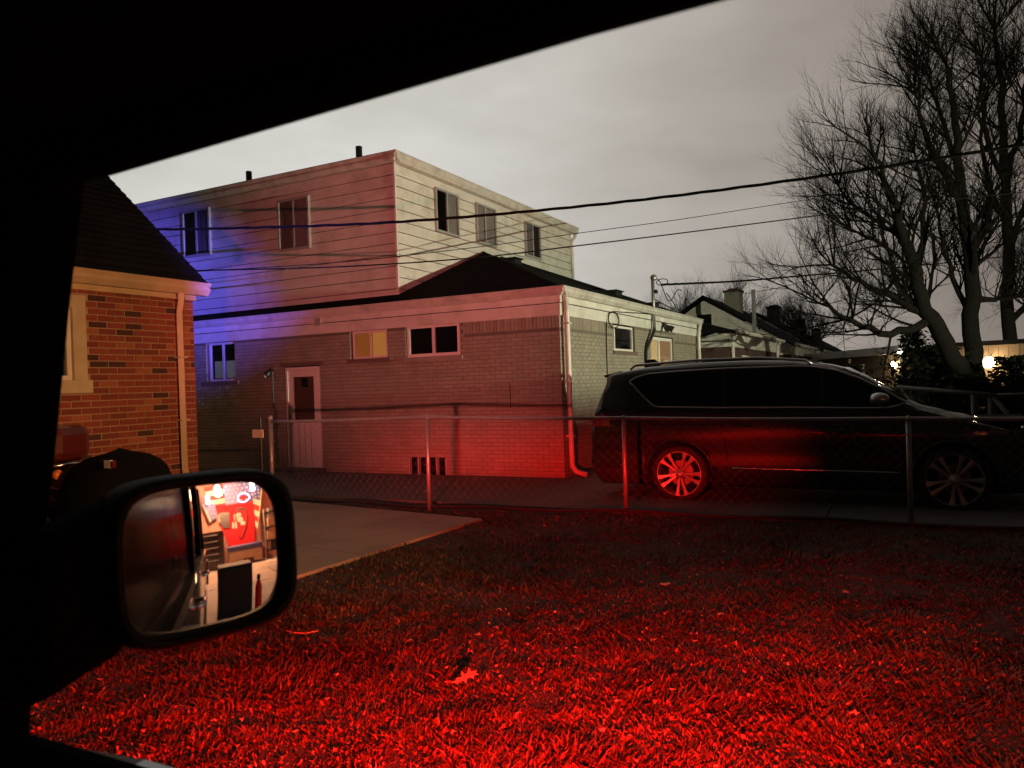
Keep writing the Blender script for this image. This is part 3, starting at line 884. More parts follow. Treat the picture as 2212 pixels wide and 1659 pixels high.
# ================================================================== HOUSES FARTHER DOWN THE ROW
def far_house(v0, L, label, hip=False, ridge=5.8, gable_mat='white_siding', chim=True, wallm='dark_brick_far'):
    h = thing('bungalow', label, 'house', huv(0, v0), TH, 'houses down the row')
    EZ_ = 3.0
    MB().box(-8.0, 0.0, 0.0, L, 0, 2.55).build('wall', wallm, h)
    MB().box(-8.03, 0.03, -.03, L + .03, 2.55, EZ_).build('frieze', 'white_siding', h)
    m = MB()
    if hip:
        m.add([(.3, -.3, EZ_), (.3, L + .3, EZ_), (-8.3, L + .3, EZ_), (-8.3, -.3, EZ_), (-4, 3.9, ridge), (-4, L - 3.9, ridge)], [(0, 1, 5, 4), (1, 2, 5), (2, 3, 4, 5), (3, 0, 4)])
    else:
        m.add([(.3, -.3, EZ_ - .05), (.3, L + .3, EZ_ - .05), (-4, L + .3, ridge), (-4, -.3, ridge), (-8.3, L + .3, EZ_ - .05), (-8.3, -.3, EZ_ - .05)], [(0, 1, 2, 3), (3, 2, 4, 5)])
        m.add([(.3, -.3, EZ_ - .12), (.3, -.3, EZ_ - .05), (-4, -.3, ridge), (-8.3, -.3, EZ_ - .05), (-8.3, -.3, EZ_ - .12), (-4, -.3, ridge - .16)], [(0, 1, 2, 5), (5, 2, 3, 4)])
        gm = MB().add([(-.1, 0, EZ_), (-7.9, 0, EZ_), (-4, 0, ridge - .22), (-.1, .2, EZ_), (-7.9, .2, EZ_), (-4, .2, ridge - .22)], [(0, 1, 2), (5, 4, 3)]).build('gable', gable_mat, h)
        aw = MB().box(-4.45, -3.55, -.05, .0, 3.75, 4.85).build('attic_window', 'frame_white', gm)
        MB().box(-4.35, -3.65, -.06, -.051, 3.85, 4.75).build('pane', 'dark_void', aw)
    rf = m.build('roof', 'shingle', h)
    if chim:
        zt = ridge + .45
        c = MB(); c.box(-3.75, -2.95, 3.6, 4.6, 3.4, zt)
        co = c.build('chimney', 'chimney_brick', rf)
        c = MB(); c.box(-3.81, -2.89, 3.54, 4.66, zt, zt + .12); c.box(-3.6, -3.1, 3.8, 4.4, zt + .12, zt + .22)
        c.build('chimney_cap', 'dark_brick_far', rf)
    MB().tube([(.3, -.3, EZ_ + .02), (.3, L + .3, EZ_ + .02)], .07, 6).build('gutter', 'white_trim', h)
    for y in (.12, L - .12):
        MB().tube([(.22, y, EZ_), (.09, y, 2.7), (.07, y, 0)], .05, 6).build('downspout', 'white_trim', h)
    for y0 in (2.0, 5.6):
        w = MB().box(-.02, .04, y0, y0 + 1.1, 1.1, 2.3).build('window', 'frame_white', h)
        MB().box(.041, .05, y0 + .1, y0 + 1.0, 1.2, 2.2).build('pane', 'dark_void', w)
    return h


far_house(13.3, 9.5, 'dark brick bungalow with low hip roof and pale frieze, nearest behind the van roof', hip=True, ridge=4.35, chim=False)
far_house(27.2, 9.5, 'gabled house with attic window and tall pale chimney above the bungalow roof', ridge=5.7)
far_house(41.2, 9.5, 'second gabled house down the row with a pale chimney, behind the first gable', ridge=5.85)
far_house(55.2, 9.5, 'third gabled house down the row with a dark chimney, partly hidden', ridge=5.7)
far_house(69.2, 9.5, 'farthest gabled house down the row, a small dark roof and chimney', ridge=5.6)
# slim flue in front of the first pale chimney
fl = at(1628, 655, 33)
o = MB().tube([(fl.x, fl.y, 2.9), (fl.x, fl.y, 5.3)], .09, 8).build('flue_pipe', 'galvanised')
tag(o, 'slim metal flue pipe rising beside the first pale chimney', 'pipe')

# low flat-roofed garage at the end of the row, with two lamps
ga = at(1762, 800, 40); gb = at(1952, 800, 31)
d_ = (gb - ga); L_ = Vector((d_.x, d_.y, 0)).length; rz_ = math.atan2(d_.y, d_.x)
lg = thing('flat_roof_garage', 'low flat-roofed garage with pale fascia and a lit wall lamp', 'garage', (ga.x, ga.y, 0), rz_)
MB().box(0, L_, .4, 5, 0, 2.30).build('wall', pm('tan_wall', (.20, .15, .10), .8), lg)
MB().box(-.2, L_ + .2, -.1, 5.2, 2.30, 2.62).build('fascia', 'white_trim', lg)
MB().box(L_ - .12, L_ + .06, -.08, .1, 0, 2.3).build('corner_post', 'white_trim', lg)
MB().box(L_ * .28, L_ * .52, .3, .4, 0, 1.95).build('garage_door', 'frame_white', lg)
m = MB(); m.lathe([(.03, 0), (.10, .05), (.10, .22), (.05, .28)], (L_ - 1.35, .28, 1.70), (0, 0, 1), 10)
lm = m.build('wall_lamp', 'lamp_warm', lg)
MB().box(L_ - 1.5, L_ - 1.2, .2, .4, 2.0, 2.05).build('lamp_hood', 'black_metal', lg)
MB().lathe([(.02, 0), (.06, .03), (.06, .10)], (L_ + .02, -.16, 2.28), (0, 0, 1), 8).build('corner_lamp', 'lamp_white', lg)
MB().lathe([(.02, 0), (.07, .03), (.07, .22)], (L_ * .40, .2, 2.0), (0, 0, 1), 8).build('door_lamp', pm('dim_lens', (.8, .75, .65), .3), lg)
pw = lg.matrix_basis @ Vector((L_ - 1.35, -.1, 1.8))
point('garage_wall_light', pw, 9, (1.0, .74, .4), .08)

# shed with the bright lamp at far right
s0 = at(2052, 800, 27); s1 = at(2260, 800, 25)
d_ = s1 - s0; L_ = Vector((d_.x, d_.y, 0)).length
sh = thing('shed', 'dark brown shed behind the trees with one glaring lamp', 'shed', (s0.x, s0.y, 0), math.atan2(d_.y, d_.x))
for i in range(int(L_ / .3)):
    MB().box(i * .3 + .006, i * .3 + .294, 0, .08 + .01 * (i % 2), 0, 2.35).build('plank', pm('shed_plank', (.13, .085, .05), .85, var=.25, scale=4, rnd=.2), sh)
MB().box(-.2, L_ + .2, -.3, 3, 2.35, 2.5).build('roof', 'shingle', sh)
lp = at(2133, 783, 25.7)
lw = sh.matrix_basis.inverted() @ lp
m = MB(); m.lathe([(.04, 0), (.16, .05), (.19, .17), (.15, .30), (.05, .36)], (lw.x, -.35, lw.z - .18), (0, 0, 1), 12)
m.build('lamp', 'lamp_warm', sh)
MB().tube([(lw.x, .0, lw.z + .25), (lw.x, -.35, lw.z + .22)], .02, 6).build('lamp_arm', 'black_metal', sh)
point('shed_light', sh.matrix_basis @ Vector((lw.x, -.65, lw.z)), 26, (1.0, .72, .36), .1)

# pale pipe gate beyond the van
pm('dull_pipe', (.075, .073, .07), .6, var=.15)
pg = thing('pipe_gate', 'pale pipe gate with short posts and a brace beyond the van', 'gate')
gA, gB, gC = at(1938, 836, 12.5), at(2150, 854, 10.8), at(2300, 850, 10.4)
MB().tube([gA, at(2040, 845, 11.6), gB], .035, 8).build('rail', 'dull_pipe', pg, smooth=True)
MB().tube([at(2120, 855, 11.0), gC], .028, 8).build('rail', 'dull_pipe', pg, smooth=True)
for px, D in ((2105, 11.1), (2142, 10.9)):
    p = at(px, 853, D)
    MB().tube([(p.x, p.y, 0), p], .05, 8).build('post', 'dull_pipe', pg, smooth=True)
MB().tube([at(2146, 858, 10.85), at(2180, 900, 10.6), at(2190, 930, 10.5)], .03, 8).build('brace', 'dull_pipe', pg, smooth=True)
MB().tube([at(1938, 836, 12.5), Vector((gA.x, gA.y, 0))], .04, 8).build('post', 'dull_pipe', pg, smooth=True)


# ================================================================== BARE TREES
def grow(tr, cr, p, d, length, r, level, maxl, spread, seed_up=0.25):
    """one branch and what grows on it"""
    n = 4 if level < maxl else 3
    pts, rs = [p.copy()], [r]
    q = p.copy(); dd = d.copy()
    for i in range(n):
        dd = (dd + Vector((random.gauss(0, .13), random.gauss(0, .13), random.gauss(0, .10) + seed_up * .22))).normalized()
        q = q + dd * (length / n)
        pts.append(q.copy()); rs.append(r * (1 - .72 * (i + 1) / n))
    (tr if level == 0 else cr).tube(pts, rs, 5 if level == 0 else (4 if level == 1 else 3), cap=False)
    if level >= maxl:
        return
    k = [9, 8, 9, 6][min(level, 3)]
    for i in range(k):
        t = random.uniform(.22, 1.0)
        j = min(int(t * n), n - 1)
        a = pts[j].lerp(pts[j + 1], t * n - j)
        base = (pts[j + 1] - pts[j]).normalized()
        rnd = Vector((random.gauss(0, 1), random.gauss(0, 1), random.gauss(0, 1)))
        rnd = (rnd - base * rnd.dot(base)).normalized()
        ang = random.uniform(.45, spread)
        nd = (base * math.cos(ang) + rnd * math.sin(ang) + Vector((0, 0, seed_up))).normalized()
        grow(tr, cr, a, nd, length * random.uniform(.45, .68), rs[j] * random.uniform(.42, .6), level + 1, maxl, spread, seed_up)


def limb_tree(name, label, limbs, D, maxl=2, nb=11, blen=2.0, twig=.03):
    t = thing(name, label, 'tree', (0, 0, 0), 0, 'bare trees')
    tr, cr = MB(), MB()
    for pts, r0, r1, dz in limbs:
        P = [at(x, y, D + dz * i / max(1, len(pts) - 1)) for i, (x, y) in enumerate(pts)]
        # resample
        Q = []
        for a, b in zip(P, P[1:]):
            for s in range(3):
                Q.append(a.lerp(b, s / 3) + Vector((random.gauss(0, .03), random.gauss(0, .05), random.gauss(0, .03))))
        Q.append(P[-1])
        rs = [r0 + (r1 - r0) * i / (len(Q) - 1) for i in range(len(Q))]
        tr.tube(Q, rs, 9, cap=False)
        for i in range(nb):
            k = random.randint(int(len(Q) * .28), len(Q) - 1)
            base = (Q[min(k + 1, len(Q) - 1)] - Q[k - 1]).normalized()
            rnd = Vector((random.gauss(0, 1), random.gauss(0, .8), random.gauss(0, 1)))
            rnd = (rnd - base * rnd.dot(base)).normalized()
            ang = random.uniform(.45, 1.2)
            nd = (base * math.cos(ang) + rnd * math.sin(ang) + Vector((0, 0, .3))).normalized()
            grow(tr, cr, Q[k], nd, blen * random.uniform(.6, 1.2), max(twig, rs[k] * .38), 1, maxl + 1, 1.0, .25)
        # the tip splits
        tip = (Q[-1] - Q[-2]).normalized()
        for i in range(4):
            nd = (tip + Vector((random.gauss(0, .4), random.gauss(0, .4), random.gauss(0, .2) + .2))).normalized()
            grow(tr, cr, Q[-1], nd, blen * random.uniform(.7, 1.1), r1 * .9, 1, maxl + 1, .9, .3)
    tr.build('trunk', 'bark', t, smooth=True)
    cr.build('crown', 'twig', t)
    return t


limb_tree('bare_tree', 'bare tree leaning left, its low limb sweeping over the far roofs', [
    ([(2085, 850), (2072, 790), (2058, 769), (2021, 703), (1994, 656), (1976, 590), (1962, 533), (1944, 493), (1939, 450), (1909, 393), (1892, 345)], .30, .05, -1.5),
    ([(1994, 656), (1985, 676), (1930, 645), (1875, 616), (1825, 590), (1795, 572)], .13, .03, -2),
    ([(2021, 703), (2008, 696), (1960, 712), (1901, 719), (1841, 696), (1800, 672), (1770, 655)], .15, .03, -2.5),
    ([(1962, 533), (1930, 500), (1880, 470), (1830, 430), (1812, 400)], .09, .025, 1.0),
    ([(1976, 590), (1992, 520), (2000, 440), (1985, 370), (1975, 330)], .10, .03, 1.5),
    ([(2008, 696), (1985, 640), (1950, 560), (1890, 520), (1840, 500)], .08, .025, .5),
], 22, nb=17, blen=1.9)
limb_tree('bare_tree', 'tall bare tree with the thickest trunk, second from the right edge', [
    ([(2108, 850), (2104, 760), (2098, 640), (2096, 553), (2081, 433), (2071, 367), (2065, 267), (2055, 200), (2041, 133)], .29, .05, 0),
    ([(2081, 433), (2040, 370), (2000, 300), (1985, 240), (1975, 190)], .14, .03, -1.0),
    ([(2096, 553), (2130, 480), (2140, 400), (2120, 300), (2112, 220)], .13, .03, 1.0),
    ([(2098, 640), (2150, 648), (2190, 640), (2235, 610)], .10, .04, 1.0),
    ([(2071, 367), (2040, 270), (2015, 200), (2000, 150)], .09, .03, 1.0),
    ([(2100, 700), (2060, 600), (2035, 520), (2022, 450)], .10, .03, 1.5),
], 24, nb=21, blen=2.0)
limb_tree('bare_tree', 'tall bare tree at the right edge of the picture', [
    ([(2185, 850), (2180, 700), (2178, 533), (2171, 400), (2161, 233), (2155, 100), (2150, 60)], .24, .05, 0),
    ([(2171, 400), (2200, 300), (2215, 200), (2222, 90)], .12, .04, 1),
    ([(2178, 533), (2210, 450), (2250, 350)], .12, .04, -1),
    ([(2171, 400), (2130, 300), (2118, 200), (2120, 120)], .10, .03, -1),
    ([(2180, 700), (2230, 640), (2290, 560)], .12, .05, 1),
], 26, nb=20, blen=2.2)


def small_tree(px, ytop, D, label, w=1.0):
    t = thing('small_bare_tree', label, 'tree', (0, 0, 0), 0, 'far bare trees')
    tr, cr = MB(), MB()
    b = at(px, 700, D); b.z = 0
    top = at(px, ytop, D).z
    h = top * .45
    tr.tube([b, b + Vector((.1, 0, h * .5)), b + Vector((.0, 0, h))], [.28, .22, .17], 7, cap=False)
    for i in range(7):
        a = 2 * math.pi * i / 7 + random.random()
        d = Vector((math.cos(a) * .55 * w, math.sin(a) * .55 * w, 1)).normalized()
        grow(tr, cr, b + Vector((0, 0, h * random.uniform(.7, 1))), d, (top - h) * random.uniform(.5, .8), .09, 0, 3, .95, .3)
    tr.build('trunk', 'bark', t, smooth=True); cr.build('crown', 'twig', t)


for px, yt, D, w, lab in ((1462, 632, 60, .8, 'small bare tree left of the attic gable, lowest of its row'), (1505, 607, 62, 1.0, 'upright bare tree directly behind the attic gable'), (1572, 598, 60, 1.0, 'rounded bare tree between gable and first chimney'),
                          (1640, 628, 62, 1.0, 'bare tree right of the first pale chimney'), (1690, 640, 66, 1.0, 'bare tree right of the second pale chimney'), (1745, 620, 55, 1.2, 'broad bare tree above the farthest dark roofs')):
    small_tree(px, yt, D, lab, w)


# dark evergreen clumps in the far yard
def shrub(px, ytop, D, w, label):
    t = thing('evergreen_shrub', label, 'shrub', (0, 0, 0), 0, 'dark shrubs in the far yard')
    b = at(px, 800, D); b.z = 0; H_ = at(px, ytop, D).z
    m = MB()
    for i in range(1500):
        u_, v_, w_ = random.gauss(0, .4), random.gauss(0, .4), random.random() ** .8
        rr = w * (1 - .75 * w_ ** 1.5) * (.8 + .25 * math.sin(w_ * 17 + u_ * 5))
        p = b + Vector((u_ * rr * 1.4, v_ * rr * 1.4, w_ * H_))
        a = Vector((random.gauss(0, 1), random.gauss(0, 1), random.gauss(0, 1))).normalized() * .12
        c = a.orthogonal().normalized() * .05
        m.quad(p - a, p + c, p + a, p - c)
    m.build('foliage', 'foliage_dark', t)
    MB().tube([b, b + Vector((0, 0, H_ * .7))], [.12, .04], 6).build('stem', 'bark', t)


shrub(1975, 712, 27, 1.5, 'dark evergreen shrub under the sweeping low limb')
shrub(2030, 745, 24, 1.6, 'dark rounded shrub left of the glaring lamp')
shrub(2200, 770, 21, 1.7, 'dark low shrub right of the glaring lamp')
shrub(2100, 812, 19, 1.6, 'dark low shrub below the glaring lamp')
shrub(1840, 790, 30, 1.2, 'dark low shrub before the flat-roofed garage')


# ================================================================== OVERHEAD WIRES
def wire(name, label, pts, r, twist=0.0):
    P = [at(x, y, D) for x, y, D in pts]
    Q = []
    # Catmull-Rom
    ext = [P[0] * 2 - P[1]] + P + [P[-1] * 2 - P[-2]]
    for i in range(1, len(ext) - 2):
        a, b, c, d = ext[i - 1:i + 3]
        for s in range(40 if twist else 10):
            t = s / (40 if twist else 10)
            Q.append(.5 * ((2 * b) + (c - a) * t + (2 * a - 5 * b + 4 * c - d) * t * t + (3 * b - a - 3 * c + d) * t ** 3))
    Q.append(P[-1])
    m = MB()
    if twist:
        for k in range(3):
            S = []; s = 0
            for i, q in enumerate(Q):
                if i:
                    s += (q - Q[i - 1]).length
                a = 2 * math.pi * (s / twist + k / 3)
                S.append(q + Vector((0, math.cos(a), math.sin(a))) * r * .95)
            m.tube(S, r * .85, 5)
    else:
        m.tube(Q, r, 6)
    return tag(m.build(name, 'cable_black', smooth=True), label, 'wire', 'overhead wires')


wire('overhead_wire', 'thick twisted wire crossing in front of the upper storey, topmost of all', [(300, 496, 12.5), (500, 493, 12.0), (850, 480, 11.2), (1300, 441, 10.4), (1750, 384, 9.6), (2212, 312, 8.8), (2500, 262, 8.3)], .0125, 1.5)
wire('overhead_wire', 'thinnest overhead wire, just below the thick twisted wire', [(400, 588, 12.5), (737, 566, 13), (1037, 533, 14), (1247, 504, 14.8), (1475, 473, 16), (1800, 424, 18), (2212, 372, 21)], .007)
wire('overhead_wire', 'plain wire crossing the upper wall just above the hip roof peak', [(400, 585, 12.0), (737, 576, 12.4), (1024, 557, 13), (1238, 532, 13.6), (1475, 503, 14.4), (1780, 464, 15.6), (2000, 438, 16.5), (2300, 405, 18)], .0115)
wire('service_wire', 'service wire running right from the mast on the roof edge', [(1428, 615, 16.9), (1500, 612, 18), (1600, 607, 20), (1720, 597, 23), (1850, 586, 26), (2000, 572, 30), (2212, 550, 36)], .016, 1.0)
wire('overhead_wire', 'faint short wire from the pale chimney into the trees', [(1600, 636, 40), (1680, 622, 36), (1760, 603, 33), (1900, 580, 30)], .014)

# ================================================================== CHAIN-LINK FENCE
fence = thing('chain_link_fence', 'long chain-link fence with top rail between lawn and driveway', 'fence')
FP = [Vector((-3.56, 11.22, 0)), Vector((-1.127, 9.95, 0)), Vector((1.303, 9.10, 0)), Vector((3.974, 7.73, 0)), Vector((6.68, 6.32, 0)), Vector((9.4, 4.9, 0))]
FH = [1.17, 1.215, 1.15, 1.11, 1.10, 1.10]
for i, (p, h) in enumerate(zip(FP, FH)):
    m = MB(); r = .032 if i == 0 else .026
    top = h + (.05 if i == 0 else -.01)
    m.tube([p + Vector((0, 0, -.05)), p + Vector((0.008, 0, top))], r, 10); m.lathe([(r * 1.15, 0), (r * 1.1, .03), (.006, .055)], p + Vector((.008, 0, top - .01)), (0, 0, 1), 10)
    m.build('post', 'galvanised', fence, smooth=True)
railp = []
for i in range(len(FP) - 1):
    for s in range(6):
        t = s / 6
        sag = -.012 * math.sin(t * math.pi)
        railp.append(FP[i].lerp(FP[i + 1], t) + Vector((0, 0, FH[i] + (FH[i + 1] - FH[i]) * t + sag)))
railp.append(FP[-1] + Vector((0, 0, FH[-1])))
MB().tube(railp, .021, 8).build('top_rail', 'galvanised', fence, smooth=True)
mesh = MB()
nV = Vector((V.x, V.y, 0))


def fpt(s, z):
    """s metres along the fence"""
    acc = 0
    for i in range(len(FP) - 1):
        L = (FP[i + 1] - FP[i]).length
        if s <= acc + L or i == len(FP) - 2:
            t = min((s - acc) / L, 1.0)
            return FP[i].lerp(FP[i + 1], t) - V * .028 + Vector((0, 0, z * (FH[i] + (FH[i + 1] - FH[i]) * t + .02)))
        acc += L


tot = sum((b - a).length for a, b in zip(FP, FP[1:]))
w_, rows = .057, 19
for k in range(int(tot / w_)):
    pts = []
    for j in range(rows + 1):
        s = k * w_ + (w_ if ((j + k) % 2) else 0)
        pts.append(fpt(min(s, tot), .035 + .965 * j / rows))
    mesh.tube(pts, .0012, 3, cap=False)
mesh.build('wire_mesh', 'chain_wire', fence, kind='stuff')
for i in (1, 2, 3):
    for h in (.25, .6, .95):
        p = FP[i] + Vector((0, 0, h))
        MB().tube([p + V * -.034 + U * .03, p + V * -.036, p + V * -.034 - U * .03], .005, 5).build('tie', 'chain_wire', fence)
# black strip standing for the shaded gap under the fence
ed = [p + Vector((0, 0, 0)) for p in FP]
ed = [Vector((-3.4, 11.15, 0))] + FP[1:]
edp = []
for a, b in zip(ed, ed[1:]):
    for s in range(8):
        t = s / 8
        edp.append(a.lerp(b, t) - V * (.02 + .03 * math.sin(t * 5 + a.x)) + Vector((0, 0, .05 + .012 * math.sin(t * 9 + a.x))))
tag(MB().tube(edp, .022, 7).build('fence_gap_shade', 'black_plastic', smooth=True), 'black strip drawn for the shaded gap along the foot of the chain-link fence', 'shade strip')

# blank plate on a stake behind the fence
sp = at(557, 937, 11.9)
sg = thing('small_sign', 'small blank pale plate on a stake behind the fence post', 'sign', (sp.x, sp.y, 0), TH)
MB().box(-.115, .115, -.008, .008, sp.z - .065, sp.z + .065).build('plate', pm('plate_paint', (.62, .52, .38), .5), sg, bevel=.01)
MB().tube([(.03, .03, 0), (.03, .03, sp.z + .25)], .02, 6).build('stake', 'black_metal', sg)

# ================================================================== LAWN
def lawn_ok(x, y):
    hy = (x - P0.x) * V.x + (y - P0.y) * V.y            # house-local y
    ty = x * V.x + y * V.y                              # truck-local y
    a = (x - c1.x); b = (y - c1.y)
    det = ex.x * ey.y - ex.y * ey.x
    s = (a * ey.y - b * ey.x) / det; t = (ex.x * b - ex.y * a) / det
    inpad = (s > -.015) & (t > -.015) & (s < 9) & (t < 6.15)
    # the fence line bends: keep everything on the camera side
    fx = np.array([p.x for p in FP]); fy = np.array([p.y for p in FP])
    fl = np.interp(x, fx, fy)
    return (y < fl - .02) & (ty > .8) & (~inpad)


def blades(N, y_lo, y_hi, h0, h1, w0):
    Y = np.exp(rng.uniform(np.log(y_lo), np.log(y_hi), N))
    X = Y * rng.uniform(-.85, .85, N)
    k = lawn_ok(X, Y); X, Y = X[k], Y[k]
    # tufts
    n = len(X)
    tu = np.sin(X * 7.1 + 3 * np.sin(Y * 4.3)) * np.sin(Y * 6.7 + 2 * np.sin(X * 5.1))
    big = np.sin(X * 2.3 + 1.7 * np.sin(Y * 1.9)) * np.sin(Y * 2.7 + 1.5 * np.sin(X * 1.6))
    keep = rng.uniform(0, 1, n) < .62 + .38 * (tu * .6 + big * .6 + .4)
    X, Y, tu, big = X[keep], Y[keep], tu[keep], big[keep]; n = len(X)
    H_ = rng.uniform(h0, h1, n) * (1 + .45 * tu + .35 * big)
    W = w0 * rng.uniform(.6, 1.5, n)
    a = rng.uniform(0, 2 * np.pi, n); b = rng.uniform(0, 2 * np.pi, n)
    b = b * .7 + 3 * np.sin(X * 3.1 + Y * 1.3) + 2 * np.sin(Y * 4.1 - X * 2.2)
    lean = H_ * rng.uniform(.2, 1.7, n)
    dx, dy = np.cos(a) * W, np.sin(a) * W
    lx, ly = np.cos(b) * lean, np.sin(b) * lean
    z0 = np.full(n, -.002)
    P = np.zeros((n, 5, 3))
    P[:, 0] = np.stack([X - dx, Y - dy, z0], 1); P[:, 1] = np.stack([X + dx, Y + dy, z0], 1)
    P[:, 2] = np.stack([X + dx * .8 + lx * .35, Y + dy * .8 + ly * .35, H_ * .62], 1); P[:, 3] = np.stack([X - dx * .8 + lx * .35, Y - dy * .8 + ly * .35, H_ * .62], 1)
    P[:, 4] = np.stack([X + lx, Y + ly, H_ * rng.uniform(.75, 1.05, n)], 1)
    return P


def tri_mesh(name, P, tri, mat):
    n, k = P.shape[0], P.shape[1]
    me = bpy.data.meshes.new(name)
    idx = (np.arange(n)[:, None, None] * k + np.array(tri)[None]).reshape(-1)
    nt = len(idx) // 3
    me.vertices.add(n * k); me.vertices.foreach_set('co', P.reshape(-1).astype(np.float32))
    me.loops.add(len(idx)); me.loops.foreach_set('vertex_index', idx.astype(np.int32))
    me.polygons.add(nt); me.polygons.foreach_set('loop_start', (np.arange(nt) * 3).astype(np.int32)); me.polygons.foreach_set('loop_total', np.full(nt, 3, np.int32))
    me.update(calc_edges=True); me.validate()
    me.materials.append(MATS[mat])
    o = bpy.data.objects.new(name, me); COL.objects.link(o)
    return o


pm('grass_blade', (0.075, 0.046, 0.018), 0.55, var=0.5, scale=1.6, rnd=0.55, spec=0.4)
pg_ = np.concatenate([blades(230000, 1.6, 10.6, .014, .036, .0030), blades(110000, 1.6, 10.6, .020, .050, .0052)])
lawn = tri_mesh('lawn_grass', pg_, [(0, 1, 2), (0, 2, 3), (3, 2, 4)], 'grass_blade')
lawn['kind'] = 'stuff'; lawn['label'] = 'short winter lawn grass lit red between truck and fence'; lawn['category'] = 'grass'

# fallen leaves
pm('leaf_tan', (0.42, 0.26, 0.15), 0.7, var=0.2, scale=20)


def leaf_mesh(size, lobes):
    pts = []
    n = 48
    for i in range(n):
        a = 2 * math.pi * i / n
        r = .30 + .62 * abs(math.cos(a * lobes / 2)) ** 1.6 if lobes else .42
        if not lobes:
            pts.append((size * .5 * math.cos(a), size * .28 * math.sin(a)))
        else:
            r *= (1 + .25 * math.cos(a))
            pts.append((size * r * math.cos(a), size * r * math.sin(a) * .85))
    m = MB()
    top = [(x, y, .010 + .10 * size * math.sin(x / size * 4) + .12 * abs(y)) for x, y in pts]
    bot = [(x, y, z - .0012) for x, y, z in top]
    vs = top + bot + [(0, 0, .012), (0, 0, .0108)]
    fs = []
    for i in range(n):
        j = (i + 1) % n
        fs += [(i, j, 2 * n), (n + j, n + i, 2 * n + 1), (i, n + i, n + j, j)]
    m.add(vs, fs)
    return m


def leaf(px, py, size, lobes, label, group=None, z=.035):
    g_ = gnd(px, py)
    o = leaf_mesh(size, lobes).build('fallen_leaf', 'leaf_tan')
    o.location = (g_.x, g_.y, z); o.rotation_euler = (random.uniform(-.25, .05), random.uniform(-.2, .2), random.uniform(0, 6.28))
    tag(o, label, 'leaf', group)
    return o


OAK = [(-.50, .0), (-.36, .03), (-.26, .17), (-.20, .05), (-.10, .10), (-.02, .36), (.05, .12), (.14, .13), (.26, .34), (.27, .12), (.36, .10), (.50, .13), (.40, .0), (.47, -.12), (.33, -.10), (.22, -.30), (.15, -.11), (.04, -.12), (-.06, -.31), (-.10, -.09), (-.22, -.06), (-.32, -.15), (-.37, -.03)]
m = MB(); n_ = len(OAK); S_ = .15
tp = [(x * S_, y * S_, .012 * math.sin(x * 5) + .10 * abs(y) * S_) for x, y in OAK]
m.add(tp + [(x, y, z - .0012) for x, y, z in tp] + [(0.01, 0, .004), (0.01, 0, .0028)], [q for i in range(n_) for q in ((i, (i + 1) % n_, 2 * n_), (n_ + (i + 1) % n_, n_ + i, 2 * n_ + 1), (i, n_ + i, n_ + (i + 1) % n_, (i + 1) % n_))])
m.tube([(-.075, 0, .0), (-.11, .006, .004)], .0018, 5)
lf = m.build('fallen_leaf', 'leaf_tan'); g_ = gnd(1005, 1487)
lf.location = (g_.x, g_.y, .058); lf.rotation_euler = (.30, -.1, .35)
tag(lf, 'large lobed pale leaf lying alone in the middle of the lawn', 'leaf')
for px, py, s in ((1076, 1329, .04), (940, 1398, .035), (1034, 1386, .05), (888, 1398, .04), (730, 1474, .035), (708, 1528, .035), (1336, 1532, .04), (1302, 1598, .04), (1278, 1484, .035), (1452, 1508, .04), (1190, 1384, .04), (1246, 1372, .05), (462, 1575, .035), (1826, 1291, .06), (1500, 1400, .045), (1620, 1520, .04), (1850, 1560, .045), (1560, 1340, .05), (1700, 1450, .045), (640, 1600, .03), (1120, 1560, .03), (980, 1600, .03)):
    leaf(px, py, s * .55, random.choice((3, 4, 5)), 'small curled pale leaf lying in the red-lit grass', 'small leaves on the lawn')
leaf(1438, 1279, .05, 4, 'small four-lobed leaf lying alone on the darker grass below the fence', z=.05)
tw = gnd(655, 1383)
tag(MB().tube([tw + Vector((-.12, .05, .05)), tw + Vector((-.05, -.03, .06)), tw + Vector((.03, -.05, .06)), tw + Vector((.10, -.01, .06)), tw + Vector((.09, .03, .055))], .004, 5).build('curled_stem', 'leaf_tan'), 'thin curled dry stem lying in the grass right of the mirror', 'stem')

# loose dry bits among the blades
nb_ = 4200
Yb = np.exp(rng.uniform(np.log(1.8), np.log(9.5), nb_)); Xb = Yb * rng.uniform(-.8, .8, nb_)
kb = lawn_ok(Xb, Yb) & (np.sin(Xb * 2.1 + 1.3 * np.sin(Yb * 1.7)) + np.sin(Yb * 2.9 + Xb) > -.5); Xb, Yb = Xb[kb], Yb[kb]
nb_ = len(Xb)
PB = np.zeros((nb_, 5, 3))
la, lb = rng.uniform(0, 2 * np.pi, nb_), rng.uniform(.003, .013, nb_)
zz_ = rng.uniform(.012, .045, nb_)
ca_, sa_ = np.cos(la) * lb, np.sin(la) * lb
wd = rng.uniform(.25, .8, nb_)
tl = rng.uniform(-.012, .012, (nb_, 5))
for i_, (p_, q_) in enumerate(((-1, 0), (0, -1), (1.1, .1), (.5, .9), (-.4, .8))):
    PB[:, i_] = np.stack([Xb + ca_ * p_ - sa_ * q_ * wd, Yb + sa_ * p_ + ca_ * q_ * wd, zz_ + tl[:, i_]], 1)
pm('litter', (.26, .16, .10), .75, var=.3, scale=3, rnd=.5)
lit = tri_mesh('leaf_litter', PB, [(0, 1, 2), (0, 2, 3), (0, 3, 4)], 'litter')
lit['kind'] = 'stuff'; lit['label'] = 'scattered dry leaf scraps among the lawn grass'; lit['category'] = 'leaf litter'

# ================================================================== MINIVAN
van = thing('minivan', 'dark glossy minivan with chrome window trim parked behind the fence', 'minivan', (2.106, 9.88, 0), TH)


